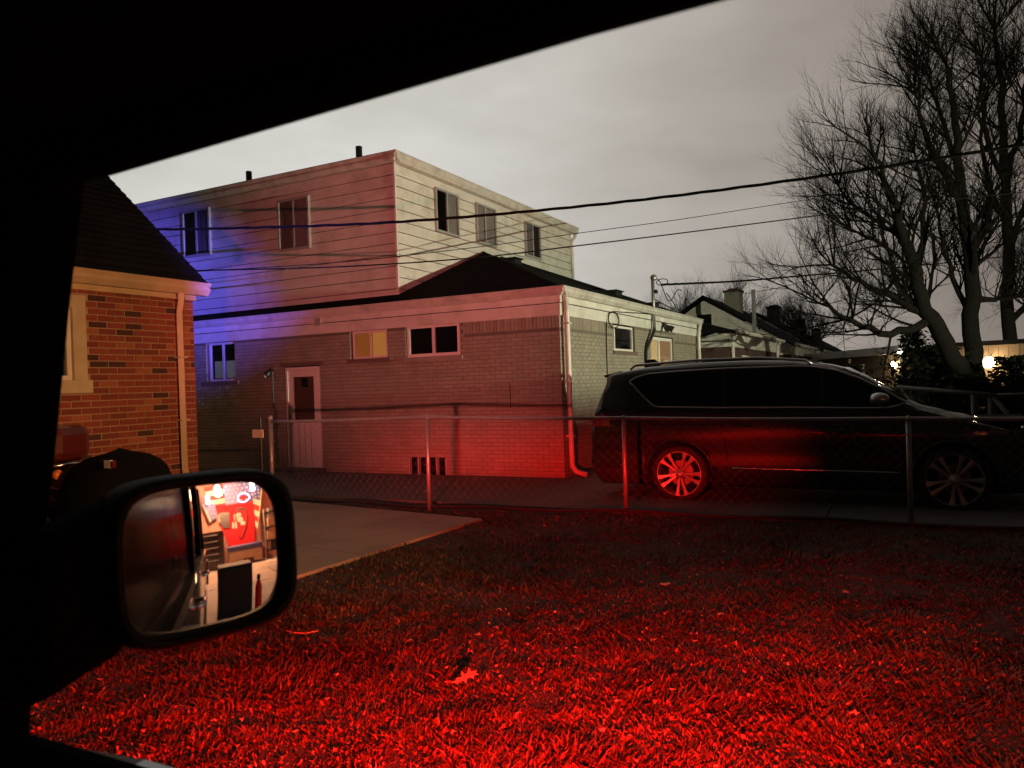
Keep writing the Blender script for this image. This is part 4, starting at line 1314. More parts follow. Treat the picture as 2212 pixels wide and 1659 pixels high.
def lin(x, pts):
    if x <= pts[0][0]:
        return pts[0][1]
    for (a, b), (c, d) in zip(pts, pts[1:]):
        if x <= c:
            t = (x - a) / (c - a)
            t = t * t * (3 - 2 * t) * .35 + t * .65
            return b + (d - b) * t
    return pts[-1][1]


ROOF = [(-1.02, 1.70), (-.75, 1.745), (-.45, 1.775), (.3, 1.80), (.8, 1.80), (1.4, 1.775), (1.75, 1.72), (2.0, 1.645), (2.2, 1.55), (2.4, 1.42), (2.65, 1.25), (2.8, 1.17), (3.2, 1.06), (3.6, .95), (3.85, .85), (4.0, .74), (4.08, .60)]
YS = [(.2, .13), (.26, .09), (.40, .035), (.50, .022), (.60, .028), (.72, .012), (.86, .0), (.96, .004), (1.04, .022), (1.14, .045), (1.22, .065), (1.45, .15), (1.62, .215), (1.70, .26), (1.76, .36), (1.79, .48), (1.80, .62)]


def yside(x, z):
    y = lin(z, YS)
    if x < -.55:
        y += ((-.55 - x) / .65) ** 2 * .10
    if x > 3.1:
        y += ((x - 3.1) / .98) ** 2 * .42
    # haunch over the rear wheel
    y -= .018 * math.exp(-((x - .05) / .55) ** 2) * math.exp(-((z - .80) / .12) ** 2)
    return y


def xrear(z):
    return lin(z, [(.2, -1.12), (.35, -1.22), (.5, -1.25), (.62, -1.23), (.95, -1.215), (1.1, -1.19), (1.4, -1.09), (1.6, -1.00), (1.70, -1.02), (1.8, -.9)])


ZL = [.20, .26, .34, .42, .50, .58, .66, .74, .80, .86, .92, .98, 1.04, 1.09, 1.14, 1.22, 1.32, 1.42, 1.52, 1.60, 1.66, 1.70]
XST = [-1.30, -1.16, -1.05, -.95, -.8, -.65, -.5, -.35, -.2, -.05, .1, .25, .4, .6, .8, 1.0, 1.2, 1.4, 1.6, 1.8, 2.0, 2.1, 2.2, 2.3, 2.4, 2.5, 2.6, 2.7, 2.8, 2.95, 3.1, 3.25, 3.4, 3.55, 3.7, 3.82, 3.92, 4.0, 4.06]
vs, fs = [], []
ncol = None
for x in XST:
    zt = lin(x, ROOF)
    side = []
    for z in ZL:
        zz = min(z, zt - .03)
        xx = max(x, xrear(zz))
        side.append((xx, yside(xx, zz) + max(0, z - zz) * .9, zz))
    ytop = side[-1][1]
    for f_, dz in ((.12, -.012), (.3, -.004), (.6, 0), (1.0, .004)):
        zz = zt + dz
        xx = max(x, xrear(min(zz, 1.78)))
        side.append((xx, ytop + (1.0 - ytop) * f_, zz))
    far = [(a, 2.0 - b, c) for a, b, c in side[:-1]][::-1]
    ring = side + far
    ncol = len(ring)
    vs += ring
for i in range(len(XST) - 1):
    for j in range(ncol - 1):
        fs.append((i * ncol + j, (i + 1) * ncol + j, (i + 1) * ncol + j + 1, i * ncol + j + 1))
    fs.append((i * ncol + ncol - 1, (i + 1) * ncol + ncol - 1, (i + 1) * ncol, i * ncol))
fs.append(tuple(range(ncol)))
fs.append(tuple(range((len(XST) - 1) * ncol, len(XST) * ncol))[::-1])
bm_ = MB().add(vs, fs)
body = bm_.build('body', 'van_paint', van, smooth=True)
WR = .365


def cut(obj, centers):
    cs = []
    for cx, y0, y1 in centers:
        cu = MB().lathe([(.415, 0), (.415, y1 - y0)], (cx, y0, WR + .015), (0, 1, 0), 40).build('cutter', 'black_plastic', obj.parent)
        md = obj.modifiers.new('b', 'BOOLEAN'); md.object = cu; md.operation = 'DIFFERENCE'; md.solver = 'EXACT'
        cs.append(cu)
    bpy.context.view_layer.update()
    dg = bpy.context.evaluated_depsgraph_get()
    me = bpy.data.meshes.new_from_object(obj.evaluated_get(dg))
    obj.modifiers.clear(); obj.data = me
    for c in cs:
        bpy.data.objects.remove(c, do_unlink=True)


cut(body, [(0, -.2, .30), (3.09, -.2, .30), (0, 1.7, 2.2), (3.09, 1.7, 2.2)])
for p_ in body.data.polygons:
    p_.use_smooth = True


def spoke_wheel(parent, cx, y0, s, R=.365, name='wheel'):
    """s = -1 near side (outer face towards -y)"""
    ax = (0, 1, 0)
    yo = y0 if s < 0 else y0 + .23
    m = MB(); m.lathe([(R * .79, .0), (R * .93, .0), (R * .985, .025), (R, .07), (R, .16), (R * .985, .205), (R * .93, .23), (R * .79, .23), (R * .79, 0)], (cx, y0, R), ax, 40, cap=False)
    t = m.build('wheel', 'tyre', parent, smooth=True)
    o = -s
    f = lambda d: yo + d * (1 if s < 0 else -1)
    m = MB()
    n = 40
    prof = [(R * .805, f(.012)), (R * .80, f(.004)), (R * .77, f(.004)), (R * .755, f(.018)), (R * .74, f(.13))]
    for k in range(len(prof) - 1):
        r0, a0 = prof[k]; r1, a1 = prof[k + 1]
        for j in range(n):
            t0, t1 = 2 * math.pi * j / n, 2 * math.pi * (j + 1) / n
            m.quad((cx + r0 * math.cos(t0), a0, R + r0 * math.sin(t0)), (cx + r0 * math.cos(t1), a0, R + r0 * math.sin(t1)), (cx + r1 * math.cos(t1), a1, R + r1 * math.sin(t1)), (cx + r1 * math.cos(t0), a1, R + r1 * math.sin(t0)))
    m.build('rim', 'rim_alloy', t, smooth=False)
    for k in range(10):
        a = 2 * math.pi * (k / 10) + (.10 if k % 2 else -.10) + .1
        ca, sa = math.cos(a), math.sin(a)
        m = MB()
        pr = []
        for r, hw, d in ((.055, .012, .036), (.14, .014, .026), (.22, .023, .016), (R * .765, .034, .008)):
            pr.append([(cx + r * ca - hw * sa * q, f(d + dd), R + r * sa + hw * ca * q) for q, dd in ((-1, .004), (-.72, 0), (.72, 0), (1, .004), (.8, .03), (-.8, .03))])
        vv = [p for q in pr for p in q]; ff = []
        for i in range(3):
            for j in range(6):
                ff.append((i * 6 + j, i * 6 + (j + 1) % 6, (i + 1) * 6 + (j + 1) % 6, (i + 1) * 6 + j))
        m.add(vv, ff); m.build('spoke', 'rim_alloy', t)
    m = MB(); m.lathe([(.062, 0), (.055, .012), (.034, .016), (.03, .022), (.0, .024)], (cx, f(.034), R), (0, s, 0), 20)
    m.build('hub_cap', 'rim_alloy', t, smooth=True)
    for k in range(5):
        a = 2 * math.pi * k / 5 + .4
        MB().lathe([(.010, 0), (.009, .012)], (cx + .075 * math.cos(a), f(.034), R + .075 * math.sin(a)), (0, s, 0), 6).build('lug_nut', 'chrome', t)
    MB().lathe([(.165, 0), (.165, .02)], (cx, f(.11) if s < 0 else f(.13), R), ax, 28).build('brake_disc', pm('brake_steel', (.16, .155, .15), .45, metal=.7), t)
    MB().lathe([(R * .74, 0), (R * .74, .01)], (cx, f(.15), R), ax, 28).build('wheel_back', 'dark_void', t)
    return t


for cx in (0, 3.09):
    spoke_wheel(van, cx, .015, -1)
    spoke_wheel(van, cx, 1.755, 1)
# lips round the near arches
for cx in (0, 3.09):
    pts = []
    for i in range(25):
        a = math.radians(-12 + 204 * i / 24)
        x, z = cx + .425 * math.cos(a), WR + .015 + .425 * math.sin(a)
        if z > .25:
            pts.append((x, yside(x, z) - .004, z))
    MB().tube(pts, .014, 6).build('arch_lip', 'van_paint', van, smooth=True)
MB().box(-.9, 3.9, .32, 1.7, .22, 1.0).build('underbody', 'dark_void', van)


def zlo(x):
    if x < -.44:
        return lin(x, [(-.67, 1.565), (-.44, 1.35)])
    if x < -.26:
        return lin(x, [(-.44, 1.35), (-.36, 1.265), (-.26, 1.228)])
    return lin(x, [(-.26, 1.228), (.6, 1.205), (1.4, 1.195), (2.3, 1.175), (2.5, 1.182), (2.64, 1.232)])


def zhi(x):
    return lin(x, [(-.67, 1.585), (-.6, 1.625), (-.43, 1.668), (.0, 1.688), (.55, 1.700), (1.34, 1.697), (1.6, 1.685), (1.87, 1.636), (2.1, 1.548), (2.37, 1.41), (2.64, 1.238)])


def patch(name, mat, x0, x1, lo, hi, off, nx=14, nz_=5, smooth=True):
    m = MB(); g_ = []
    for i in range(nx + 1):
        x = x0 + (x1 - x0) * i / nx
        for j in range(nz_ + 1):
            z = lo(x) + (hi(x) - lo(x)) * j / nz_
            g_.append((max(x, xrear(z) - .004), yside(x, z) - off, z))
    fc = [(i * (nz_ + 1) + j, (i + 1) * (nz_ + 1) + j, (i + 1) * (nz_ + 1) + j + 1, i * (nz_ + 1) + j + 1) for i in range(nx) for j in range(nz_)]
    m.add(g_, fc)
    return m.build(name, mat, van, smooth=smooth)


pm('van_glass', (.003, .003, .004), .04, var=0, spec=.35)
for a, b in ((-.665, .56), (.60, 1.72), (1.76, 2.63)):
    patch('side_window', 'van_glass', a, b, zlo, zhi, .006)
out = [(x, zhi(x)) for x in np.linspace(-.67, 2.64, 40)] + [(x, zlo(x)) for x in np.linspace(2.62, -.67, 40)]
pts = [(x, yside(x, z) - .010, z) for x, z in out]
pts.append(pts[0])
MB().tube(pts, .0135, 6, cap=False).build('window_trim', 'satin_chrome', van, smooth=True)
# sill strip, door seams, handles
pts = [(x, yside(x, .45) - .010, .452 - .008 * (x - .7)) for x in np.linspace(.68, 2.55, 14)]
MB().tube(pts, .012, 6).build('sill_strip', 'chrome', van, smooth=True)
for xs_z in ([(.585, 1.19), (.585, 1.0), (.60, .8), (.62, .6), (.60, .42)], [(1.74, 1.17), (1.74, .9), (1.73, .6), (1.70, .40)], [(2.72, 1.1), (2.70, .8), (2.66, .5)]):
    MB().tube([(x, yside(x, z) - .001, z) for x, z in xs_z], .005, 4).build('door_seam', 'dark_void', van)
MB().tube([(x, yside(x, 1.0) - .001, 1.0) for x in np.linspace(-.35, .58, 8)], .005, 4).build('door_seam', 'dark_void', van)
for x in (.72, 1.86):
    MB().tube([(x, yside(x, .98), .98), (x + .03, yside(x, .98) - .03, .985), (x + .17, yside(x, .98) - .03, .985), (x + .20, yside(x, .98), .98)], .012, 6).build('door_handle', 'van_paint', van, smooth=True)
patch('tail_lamp', 'tail_lens', -1.20, -.93, lambda x: .98, lambda x: 1.13, .008, 6, 3)
patch('bumper_trim', 'black_plastic', -1.2, -.45, lambda x: .22, lambda x: .42 if x < -.6 else .40, .008, 8, 3)
patch('red_reflection', 'tail_lens', -.80, -.72, lambda x: .60, lambda x: .63, .010, 3, 2)  # red patch standing for a lamp's reflection on the side panel
patch('head_lamp', pm('dark_lens', (.05, .05, .05), .1, var=0, coat=1.0), 3.45, 3.80, lambda x: .80, lambda x: .92, .008, 6, 3)
MB().tube([(3.75, .22, .93), (3.92, .42, .86), (4.02, .7, .78)], .02, 6).build('head_lamp_trim', 'chrome', van, smooth=True)
# rear glass, spoiler, wiper stub
m = MB(); m.add([(-1.21, .25, 1.14), (-1.21, 1.75, 1.14), (-1.03, 1.62, 1.60), (-1.03, .38, 1.60)], [(0, 3, 2, 1)]); m.build('rear_window', 'van_glass', van)
MB().add([(-1.13, .40, 1.675), (-.85, .34, 1.725), (-.85, 1.66, 1.725), (-1.13, 1.60, 1.675), (-1.11, .40, 1.64), (-.85, .34, 1.66), (-.85, 1.66, 1.66), (-1.11, 1.60, 1.64)], [(0, 1, 2, 3), (7, 6, 5, 4), (0, 4, 5, 1), (3, 2, 6, 7), (0, 3, 7, 4)]).build('spoiler', 'van_paint', van, bevel=.01)
MB().tube([(-1.24, .5, 1.13), (-1.30, .5, 1.16)], .02, 6).build('wiper_pivot', 'black_plastic', van)
# windshield
m = MB(); m.add([(2.66, .22, 1.262), (2.66, 1.78, 1.262), (1.96, 1.60, 1.668), (1.96, .40, 1.668)], [(0, 1, 2, 3)]); ws_ = m.build('windshield', 'van_glass', van)
# roof rails and fin
for yy in (.30, 1.70):
    MB().tube([(-.70, yy, 1.74), (-.62, yy, 1.795), (.2, yy, 1.825), (1.0, yy, 1.82), (1.55, yy, 1.765), (1.62, yy, 1.72)], .018, 6).build('roof_rail', 'satin_chrome' if yy < 1 else 'black_plastic', van, smooth=True)
m = MB(); m.prism([(-.70, 1.76), (-.44, 1.79), (-.56, 1.885), (-.68, 1.875)], .93, 1.0, lambda p, q, t: (p, t, q)); m.build('antenna_fin', 'black_plastic', van, bevel=.008)
# door mirror
m = MB()
c_ = Vector((2.37, -.12, 1.285)); vv, ff = [], []
for i in range(9):
    for j in range(14):
        t_, p_ = math.pi * i / 8, 2 * math.pi * j / 14
        s1_ = abs(math.sin(t_)) ** .7
        vv.append((c_.x + .085 * math.cos(t_) * 1.2, c_.y + .11 * s1_ * math.cos(p_), c_.z + .075 * s1_ * math.sin(p_)))
for i in range(8):
    for j in range(14):
        ff.append((i * 14 + j, i * 14 + (j + 1) % 14, (i + 1) * 14 + (j + 1) % 14, (i + 1) * 14 + j))
m.add(vv, ff); mr = m.build('door_mirror', 'satin_chrome', van, smooth=True)
MB().tube([(2.42, .07, 1.22), (2.40, -.05, 1.25)], .025, 6).build('mirror_stalk', 'black_plastic', van)

# ================================================================== THINGS BY THE BRICK WALL
cv = thing('covered_object', 'rounded object under a black cover with a small reflector, beside the red brick wall', 'cover', (-3.72, 7.15, 0), TH)
m = MB(); vv, ff = [], []
for i in range(17):
    t_ = i / 16
    for j in range(36):
        a = 2 * math.pi * j / 36
        prof = [(0, .0), (.06, .34), (.16, .52), (.4, .64), (.7, .68), (1, .70)]
        rr = lin(t_, prof)
        fold = 1 + .035 * math.sin(a * 9 + 2 * math.sin(t_ * 4)) * t_ + .02 * math.sin(a * 5)
        zz = 1.10 * (1 - t_ ** 1.15) if t_ < 1 else 0.0
        zz += .04 * math.cos(a + .5) * (1 - t_)
        vv.append((.05 + rr * fold * math.cos(a) * .75, rr * fold * math.sin(a) * .80, zz))
for i in range(16):
    for j in range(36):
        ff.append((i * 36 + j, i * 36 + (j + 1) % 36, (i + 1) * 36 + (j + 1) % 36, (i + 1) * 36 + j))
m.add(vv, ff); m.build('cover', pm('cover_cloth', (.004, .004, .004), .9, var=.2, spec=.1), cv, smooth=True)
pp = cv.matrix_basis.inverted() @ at(235, 1003, 6.62)
MB().box(pp.x - .055, pp.x + .03, pp.y - .01, pp.y + .02, pp.z - .035, pp.z + .035).build('reflector', 'white_lens', cv, bevel=.004)
MB().box(pp.x + .032, pp.x + .075, pp.y - .01, pp.y + .02, pp.z - .03, pp.z + .03).build('reflector', 'tail_lens', cv, bevel=.004)

mc = thing('motorcycle', 'dark red motorcycle with top case and tail lamps at the left window edge', 'motorcycle', (-4.50, 7.25, 0), TH + .25)
spoke = spoke_wheel(mc, 0, -.09, -1, R=.32)
MB().tube([(0, -.0, .70), (-.1, 0, .76), (-.4, 0, .80), (-.9, 0, .80), (-1.1, 0, .90)], [.12, .16, .19, .2, .14], 12).build('seat', 'black_plastic', mc, smooth=True)
pts = [(.42 * math.cos(a), 0, .32 + .42 * math.sin(a)) for a in [R_(-10 + 15 * i) for i in range(10)]]
MB().tube(pts, .07, 8).build('rear_fender', 'truck_paint', mc, smooth=True)
MB().box(.02, .40, -.22, .24, 1.02, 1.36).build('top_case', pm('dark_red_shell', (.08, .012, .01), .35, coat=.6), mc, bevel=.09)
MB().tube([(.1, -.2, .98), (.38, -.2, 1.0), (.38, .2, 1.0), (.1, .2, .98)], .018, 8).build('rack', 'chrome', mc, smooth=True)
MB().box(.40, .46, -.09, .11, .78, .90).build('tail_lamp', 'tail_lens', mc, bevel=.02)
for yy in (-.2, .22):
    MB().lathe([(.015, 0), (.045, .01), (.05, .05), (.03, .07)], (.36, yy, .92), (1, 0, 0), 12).build('turn_signal', 'amber_lens', mc, smooth=True)
MB().box(.33, .37, -.12, .12, .60, .74).build('plate', 'white_trim', mc)
MB().tube([(-.3, -.18, .3), (.1, -.2, .27), (.42, -.2, .28)], .045, 10).build('exhaust', 'chrome', mc, smooth=True)
MB().tube([(-1.1, 0, .9), (-1.2, 0, 1.05), (-1.3, -.35, 1.1)], .018, 6).build('handlebar', 'chrome', mc)
MB().tube([(-.2, 0, .5), (-.9, 0, .5), (-1.2, 0, .85), (-1.5, 0, .35)], .10, 8).build('engine_frame', 'black_metal', mc, smooth=True)
spoke_wheel(mc, -1.5, -.09, -1, R=.32)

# ================================================================== THE TRUCK THE PICTURE IS TAKEN FROM
# local x = towards its rear, y = towards its right side (the fence), origin on the ground under the camera
truck = thing('truck', 'dark truck around the camera: black window frame, door sill and wing mirror', 'truck', (0, 0, 0), TH)
side = lambda p, q, t: (p, t, q)


def arch(cx, r, n=12):
    return [(cx + r * math.cos(math.pi - math.pi * i / n), .42 + r * math.sin(math.pi - math.pi * i / n)) for i in range(n + 1)]


low = [(-2.75, .50), (-2.30, .44)] + arch(-1.75, .44) + [(-1.28, .42), (1.30, .42)] + arch(1.78, .44) + [(2.26, .46), (2.75, .52), (2.78, 1.05), (2.55, 1.18), (-.80, 1.18), (-1.30, 1.14), (-2.4, 1.06), (-2.74, .94)]
MB().prism(low, .50, .585, side).build('body_side', 'truck_paint', truck)
MB().prism(low, -1.485, -1.40, side).build('body_side', 'truck_paint', truck)
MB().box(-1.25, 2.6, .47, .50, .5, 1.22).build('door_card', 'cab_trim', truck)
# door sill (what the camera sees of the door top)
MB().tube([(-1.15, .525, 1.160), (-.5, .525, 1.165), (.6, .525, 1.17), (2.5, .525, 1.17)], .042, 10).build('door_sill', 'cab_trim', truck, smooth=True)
# windscreen pillar, leaning forward
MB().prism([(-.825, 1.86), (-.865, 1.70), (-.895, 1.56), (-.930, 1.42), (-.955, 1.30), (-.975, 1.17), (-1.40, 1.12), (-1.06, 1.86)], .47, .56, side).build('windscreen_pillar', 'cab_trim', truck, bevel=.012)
MB().prism([(-.98, 1.86), (-1.35, 1.16), (-1.22, 1.16), (-.86, 1.86)], -1.46, -1.37, side).build('windscreen_pillar', 'cab_trim', truck)
for x0 in (.62, 1.65, 2.42):
    for y0, y1 in ((.47, .56), (-1.46, -1.37)):
        MB().box(x0, x0 + .13, y0, y1, 1.2, 1.88).build('pillar', 'cab_trim', truck)
# header and roof
MB().tube([(-1.06, .50, 1.868), (-.75, .50, 1.872), (-.2, .50, 1.889), (.6, .50, 1.895), (2.5, .50, 1.87)], .046, 10).build('window_header', 'cab_trim', truck, smooth=True)
MB().prism([(-1.08, 1.872), (2.55, 1.872), (2.5, 1.95), (.5, 1.99), (-.8, 1.96)], -1.44, .54, side).build('roof', 'truck_paint', truck, bevel=.03)
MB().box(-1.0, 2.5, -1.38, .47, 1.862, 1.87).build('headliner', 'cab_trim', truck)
# bonnet, front, tail, floor, dashboard, seat
MB().prism([(-2.75, .55), (-2.72, .95), (-2.4, 1.07), (-1.3, 1.18), (-1.1, 1.18), (-1.1, .55)], -1.40, .50, side).build('bonnet', 'truck_paint', truck)
MB().box(2.56, 2.74, -1.40, .50, .5, 1.2).build('tailgate', 'truck_paint', truck)
MB().box(-1.1, 2.56, -1.40, .47, .46, .52).build('floor', 'cab_trim', truck)
MB().box(-1.35, -.95, -1.36, .46, .9, 1.14).build('dashboard', 'cab_trim', truck, bevel=.05)
m = MB(); m.box(-.30, .25, -.30, .25, .60, .85); m.box(.16, .34, -.30, .25, .85, 1.45)
m.build('seat', 'cab_trim', truck, bevel=.05)
for x0, x1 in ((.77, 1.63), (1.80, 2.40)):
    MB().box(x0, x1, .53, .536, 1.24, 1.85).build('rear_side_window', 'tinted_glass', truck)
MB().add([(-1.32, .46, 1.17), (-1.32, -1.37, 1.17), (-.96, -1.37, 1.85), (-.96, .46, 1.85)], [(0, 1, 2, 3)]).build('windscreen', 'window_glass', truck)
MB().add([(2.50, .46, 1.17), (2.50, -1.37, 1.17), (2.46, -1.37, 1.87), (2.46, .46, 1.87)], [(3, 2, 1, 0)]).build('rear_window', 'tinted_glass', truck)
for y0, y1 in ((-1.25, -.55), (-.35, .40)):
    m = MB(); m.box(1.0, 1.16, y0, y1, .6, 1.72); m.box(.45, 1.0, y0, y1, .6, .85); m.build('rear_seat', 'cab_trim', truck, bevel=.04)
for cx in (-1.75, 1.78):
    spoke_wheel(truck, cx, .36, 1, R=.40)
    spoke_wheel(truck, cx, -1.49, -1, R=.40)
MB().box(2.60, 2.80, .40, .60, .75, 1.05).build('tail_lamp', 'tail_lens', truck, bevel=.02)
for x in (.38, 1.42):
    MB().tube([(x, .585, 1.05), (x + .03, .62, 1.055), (x + .16, .62, 1.055), (x + .19, .585, 1.05)], .013, 6).build('door_handle', 'chrome', truck, smooth=True)
for x in (.66, 1.66):
    MB().box(x, x + .006, .58, .5865, .5, 1.2).build('door_seam', 'dark_void', truck)
# warning lamps on the flank
emis('red_led', (1.0, .02, .01), 6)
emis('blue_led', (.05, .05, 1.0), 6)


def hooded(name, c, aim, parent, mt, lower, upper, wide=.09, reach=.12):
    """black hood of two plates in front of a lamp; lower / upper = cut angles in degrees (None = open)"""
    inv = parent.matrix_basis.inverted()
    f = (Vector(aim) - c); f.z = 0; f.normalize()
    r = Vector((f.y, -f.x, 0))
    q = lambda a, b, z: inv @ (c + f * a + r * b + Vector((0, 0, z)))
    m = MB().box(-.09, -.05, -wide * .5, wide * .5, -.05, .05, q)
    h = m.build(name, 'black_plastic', parent)
    for ang, sgn in ((lower, -1), (upper, 1)):
        if ang is None:
            continue
        z0, z1 = sgn * .03, math.tan(R_(ang)) * reach
        pts = [(-.05, z0), (reach, z1), (reach, z1 + sgn * .005), (-.05, z0 + sgn * .005)]
        MB().prism(pts, -wide, wide, lambda a, z, b: q(a, b, z)).build('beam_cut_plate', 'black_plastic', h)  # added plate, out of view, that cuts the beam
    for k in range(4):
        MB().box(-.050, -.044, (-.07 + k * .04) * wide / .09, (-.045 + k * .04) * wide / .09, -.016, .016, q).build('led', mt, h)
    return h


hooded('red_warning_lamp', TRUCK_RED, RED_AIM, truck, 'red_led', -14, None, reach=.2)
hooded('red_flat_lamp', TRUCK_SLIT, SLIT_AIM, truck, 'red_led', -5.0, 0.2, reach=.30, wide=.16)
hooded('red_ground_lamp', TRUCK_RED2, RED2_AIM, truck, 'red_led', None, -7.5, wide=.25)

MB().add([(-.80, .545, 1.16), (.64, .545, 1.16), (.64, .53, 1.875), (-.80, .53, 1.875)], [(0, 1, 2, 3)]).build('side_window', 'clear_glass', truck)

# wing mirror: convex glass (1.2 m radius) in a black housing
MR = 1.2
Mc = Vector((-.77846, .66617, 1.40063))
Mn = Vector((.93448, -.35174, .055)).normalized()
Mx = Vector((0, 0, 1)).cross(Mn).normalized()     # towards the outboard side
Mx = -Mx if Mx.y < 0 else Mx
My = Mn.cross(Mx) if Mn.cross(Mx).z > 0 else Mx.cross(Mn)
HW, HH = .097, .0865


def sup(a, e=5.0):
    c, s = math.cos(a), math.sin(a)
    k = (abs(c) ** e + abs(s) ** e) ** (-1 / e)
    return c * k * HW, s * k * HH


def mp(x, y, d):
    return Mc + Mx * x + My * y + Mn * d


m = MB(); vv, ff = [], []
NR, NA = 26, 96
vv.append(mp(0, 0, 0))
for i in range(1, NR + 1):
    for j in range(NA):
        x, y = sup(2 * math.pi * j / NA)
        k = i / (NR - 2)
        x *= k; y *= k
        vv.append(mp(x, y, -(MR - math.sqrt(MR * MR - x * x - y * y))))
for j in range(NA):
    ff.append((0, 1 + j, 1 + (j + 1) % NA))
for i in range(NR - 1):
    for j in range(NA):
        ff.append((1 + i * NA + j, 1 + (i + 1) * NA + j, 1 + (i + 1) * NA + (j + 1) % NA, 1 + i * NA + (j + 1) % NA))
m.add(vv, ff)
hs_m = MB(); vv, ff = [], []
secs = [(1.0, .000), (1.03, .012), (1.10, .016), (1.17, .006), (1.20, -.02), (1.17, -.06), (1.02, -.10), (.72, -.125), (.30, -.135), (.02, -.137)]
for k, d in secs:
    for j in range(64):
        a = 2 * math.pi * j / 64
        x, y = sup(a, 4.2)
        kx = k
        vv.append(mp(x * kx, y * k, d))
for i in range(len(secs) - 1):
    for j in range(64):
        ff.append((i * 64 + j, i * 64 + (j + 1) % 64, (i + 1) * 64 + (j + 1) % 64, (i + 1) * 64 + j))
hs_m.add(vv, ff)
housing = hs_m.build('wing_mirror', pm('mirror_shell', (.0015, .0015, .0015), .6, var=0, spec=.08), truck, smooth=True)
mg = pm('mirror_silver', (.86, .86, .86), .0, metal=1.0, var=0.0)
m.build('mirror_glass', mg, housing, smooth=True)
# arm back to the door
A_, B_ = [], []
m = MB()
inn = [mp(-.085, .095, -.03), mp(-.085, -.10, -.03), mp(-.075, -.10, -.10), mp(-.075, .085, -.10)]
dd_ = [Vector((-.80, .48, 1.455)), Vector((-.835, .48, 1.265)), Vector((-.98, .48, 1.265)), Vector((-.92, .48, 1.44))]
m.add(inn + dd_, [(0, 1, 2, 3), (7, 6, 5, 4), (0, 4, 5, 1), (1, 5, 6, 2), (2, 6, 7, 3), (3, 7, 4, 0)])
m.build('mirror_arm', 'cab_trim', truck, bevel=.02)

# ================================================================== OPEN GARAGE BEHIND (seen in the mirror)
gr = thing('open_garage', 'open garage with lit pale interior, seen in the wing mirror', 'garage', (0, 0, 0), TH)
GX0, GX1, GY0, GY1, GH = 5.9, 9.6, -2.2, 3.45, 2.85
pm('garage_wall', (.42, .18, .15), .8, var=.15, scale=2)
pm('garage_floor', (.46, .38, .34), .7, var=.15, scale=2.5, bump=.2, bscale=50, stain_or_shade=((.34, .27, .24), 1.6))
MB().box(GX1, GX1 + .12, GY0, GY1, 0, GH).build('back_wall', 'garage_wall', gr)
MB().box(GX0, GX1 - .002, GY0 - .12, GY0, 0, GH).build('side_wall', 'garage_wall', gr)
MB().box(GX0, GX1 - .002, GY1, GY1 + .12, 0, GH).build('side_wall', 'garage_wall', gr)
MB().box(GX0 - .1, GX1 + .12, GY0 - .12, GY1 + .12, GH + .002, GH + .1).build('ceiling', 'white_trim', gr)
MB().box(GX0 - .12, GX0 - .002, GY0 - .12, GY1 + .12, 2.45, GH).build('door_header', 'white_siding', gr)
MB().box(GX0 - .12, GX0 - .004, 2.62, GY1 + .12, 0, 2.448).build('baffle_wall', 'white_siding', gr)  # unseen; added to block the garage light from van and lawn
m = MB(); m.add([(GX0 - .4, GY0 - .4, GH + .11), (GX1 + .4, GY0 - .4, GH + .11), (GX1 + .4, GY1 + .4, GH + .11), (GX0 - .4, GY1 + .4, GH + .11), (GX0 - .4, .6, GH + 1.6), (GX1 + .4, .6, GH + 1.6)], [(0, 1, 5, 4), (2, 3, 4, 5), (1, 2, 5), (3, 0, 4)])
m.build('roof', 'shingle', gr)
for i in range(2):
    for k in range(3):
        MB().box(GX0 + i * 1.85 + .004, GX0 + (i + 1) * 1.85 - .004, GY0 + k * 1.88 + .004, GY0 + (k + 1) * 1.88 - .004, -.02, .025).build('floor_slab', 'garage_floor', gr)
apron = bpy.data.objects.new('apron', None); COL.objects.link(apron); struct(apron); apron.rotation_euler = (0, 0, TH)
for i in range(3):
    for k in range(2):
        MB().box(-.2 + i * 2.03 + .004, -.2 + (i + 1) * 2.03 - .004, -2.2 + k * 2.0 + .004 + (0 if k == 0 else .0), -2.2 + (k + 1) * 2.0 - .004 + (.9 if k else 0), -.02, .02).build('slab', 'garage_floor', apron)

WX = GX1 - .012      # just in front of the back wall
fG = lambda y, d, z: (WX - d, y, z)
pm('flag_red', (.50, .03, .025), .8, var=.12)
pm('flag_white', (.72, .66, .58), .8, var=.08)
pm('flag_blue', (.07, .06, .16), .8, var=.12)
pm('banner_red', (.75, .008, .015), .7, var=.06)
pm('banner_dark', (.06, .012, .012), .7)


def star(m, y, z, r, d, f):
    pts = []
    for i in range(10):
        a = math.pi / 2 + i * math.pi / 5
        rr = r if i % 2 == 0 else r * .45
        pts.append((y + rr * math.cos(a), z + rr * math.sin(a)))
    m.prism(pts, d, d + .004, lambda p, q, t: f(p, t, q))


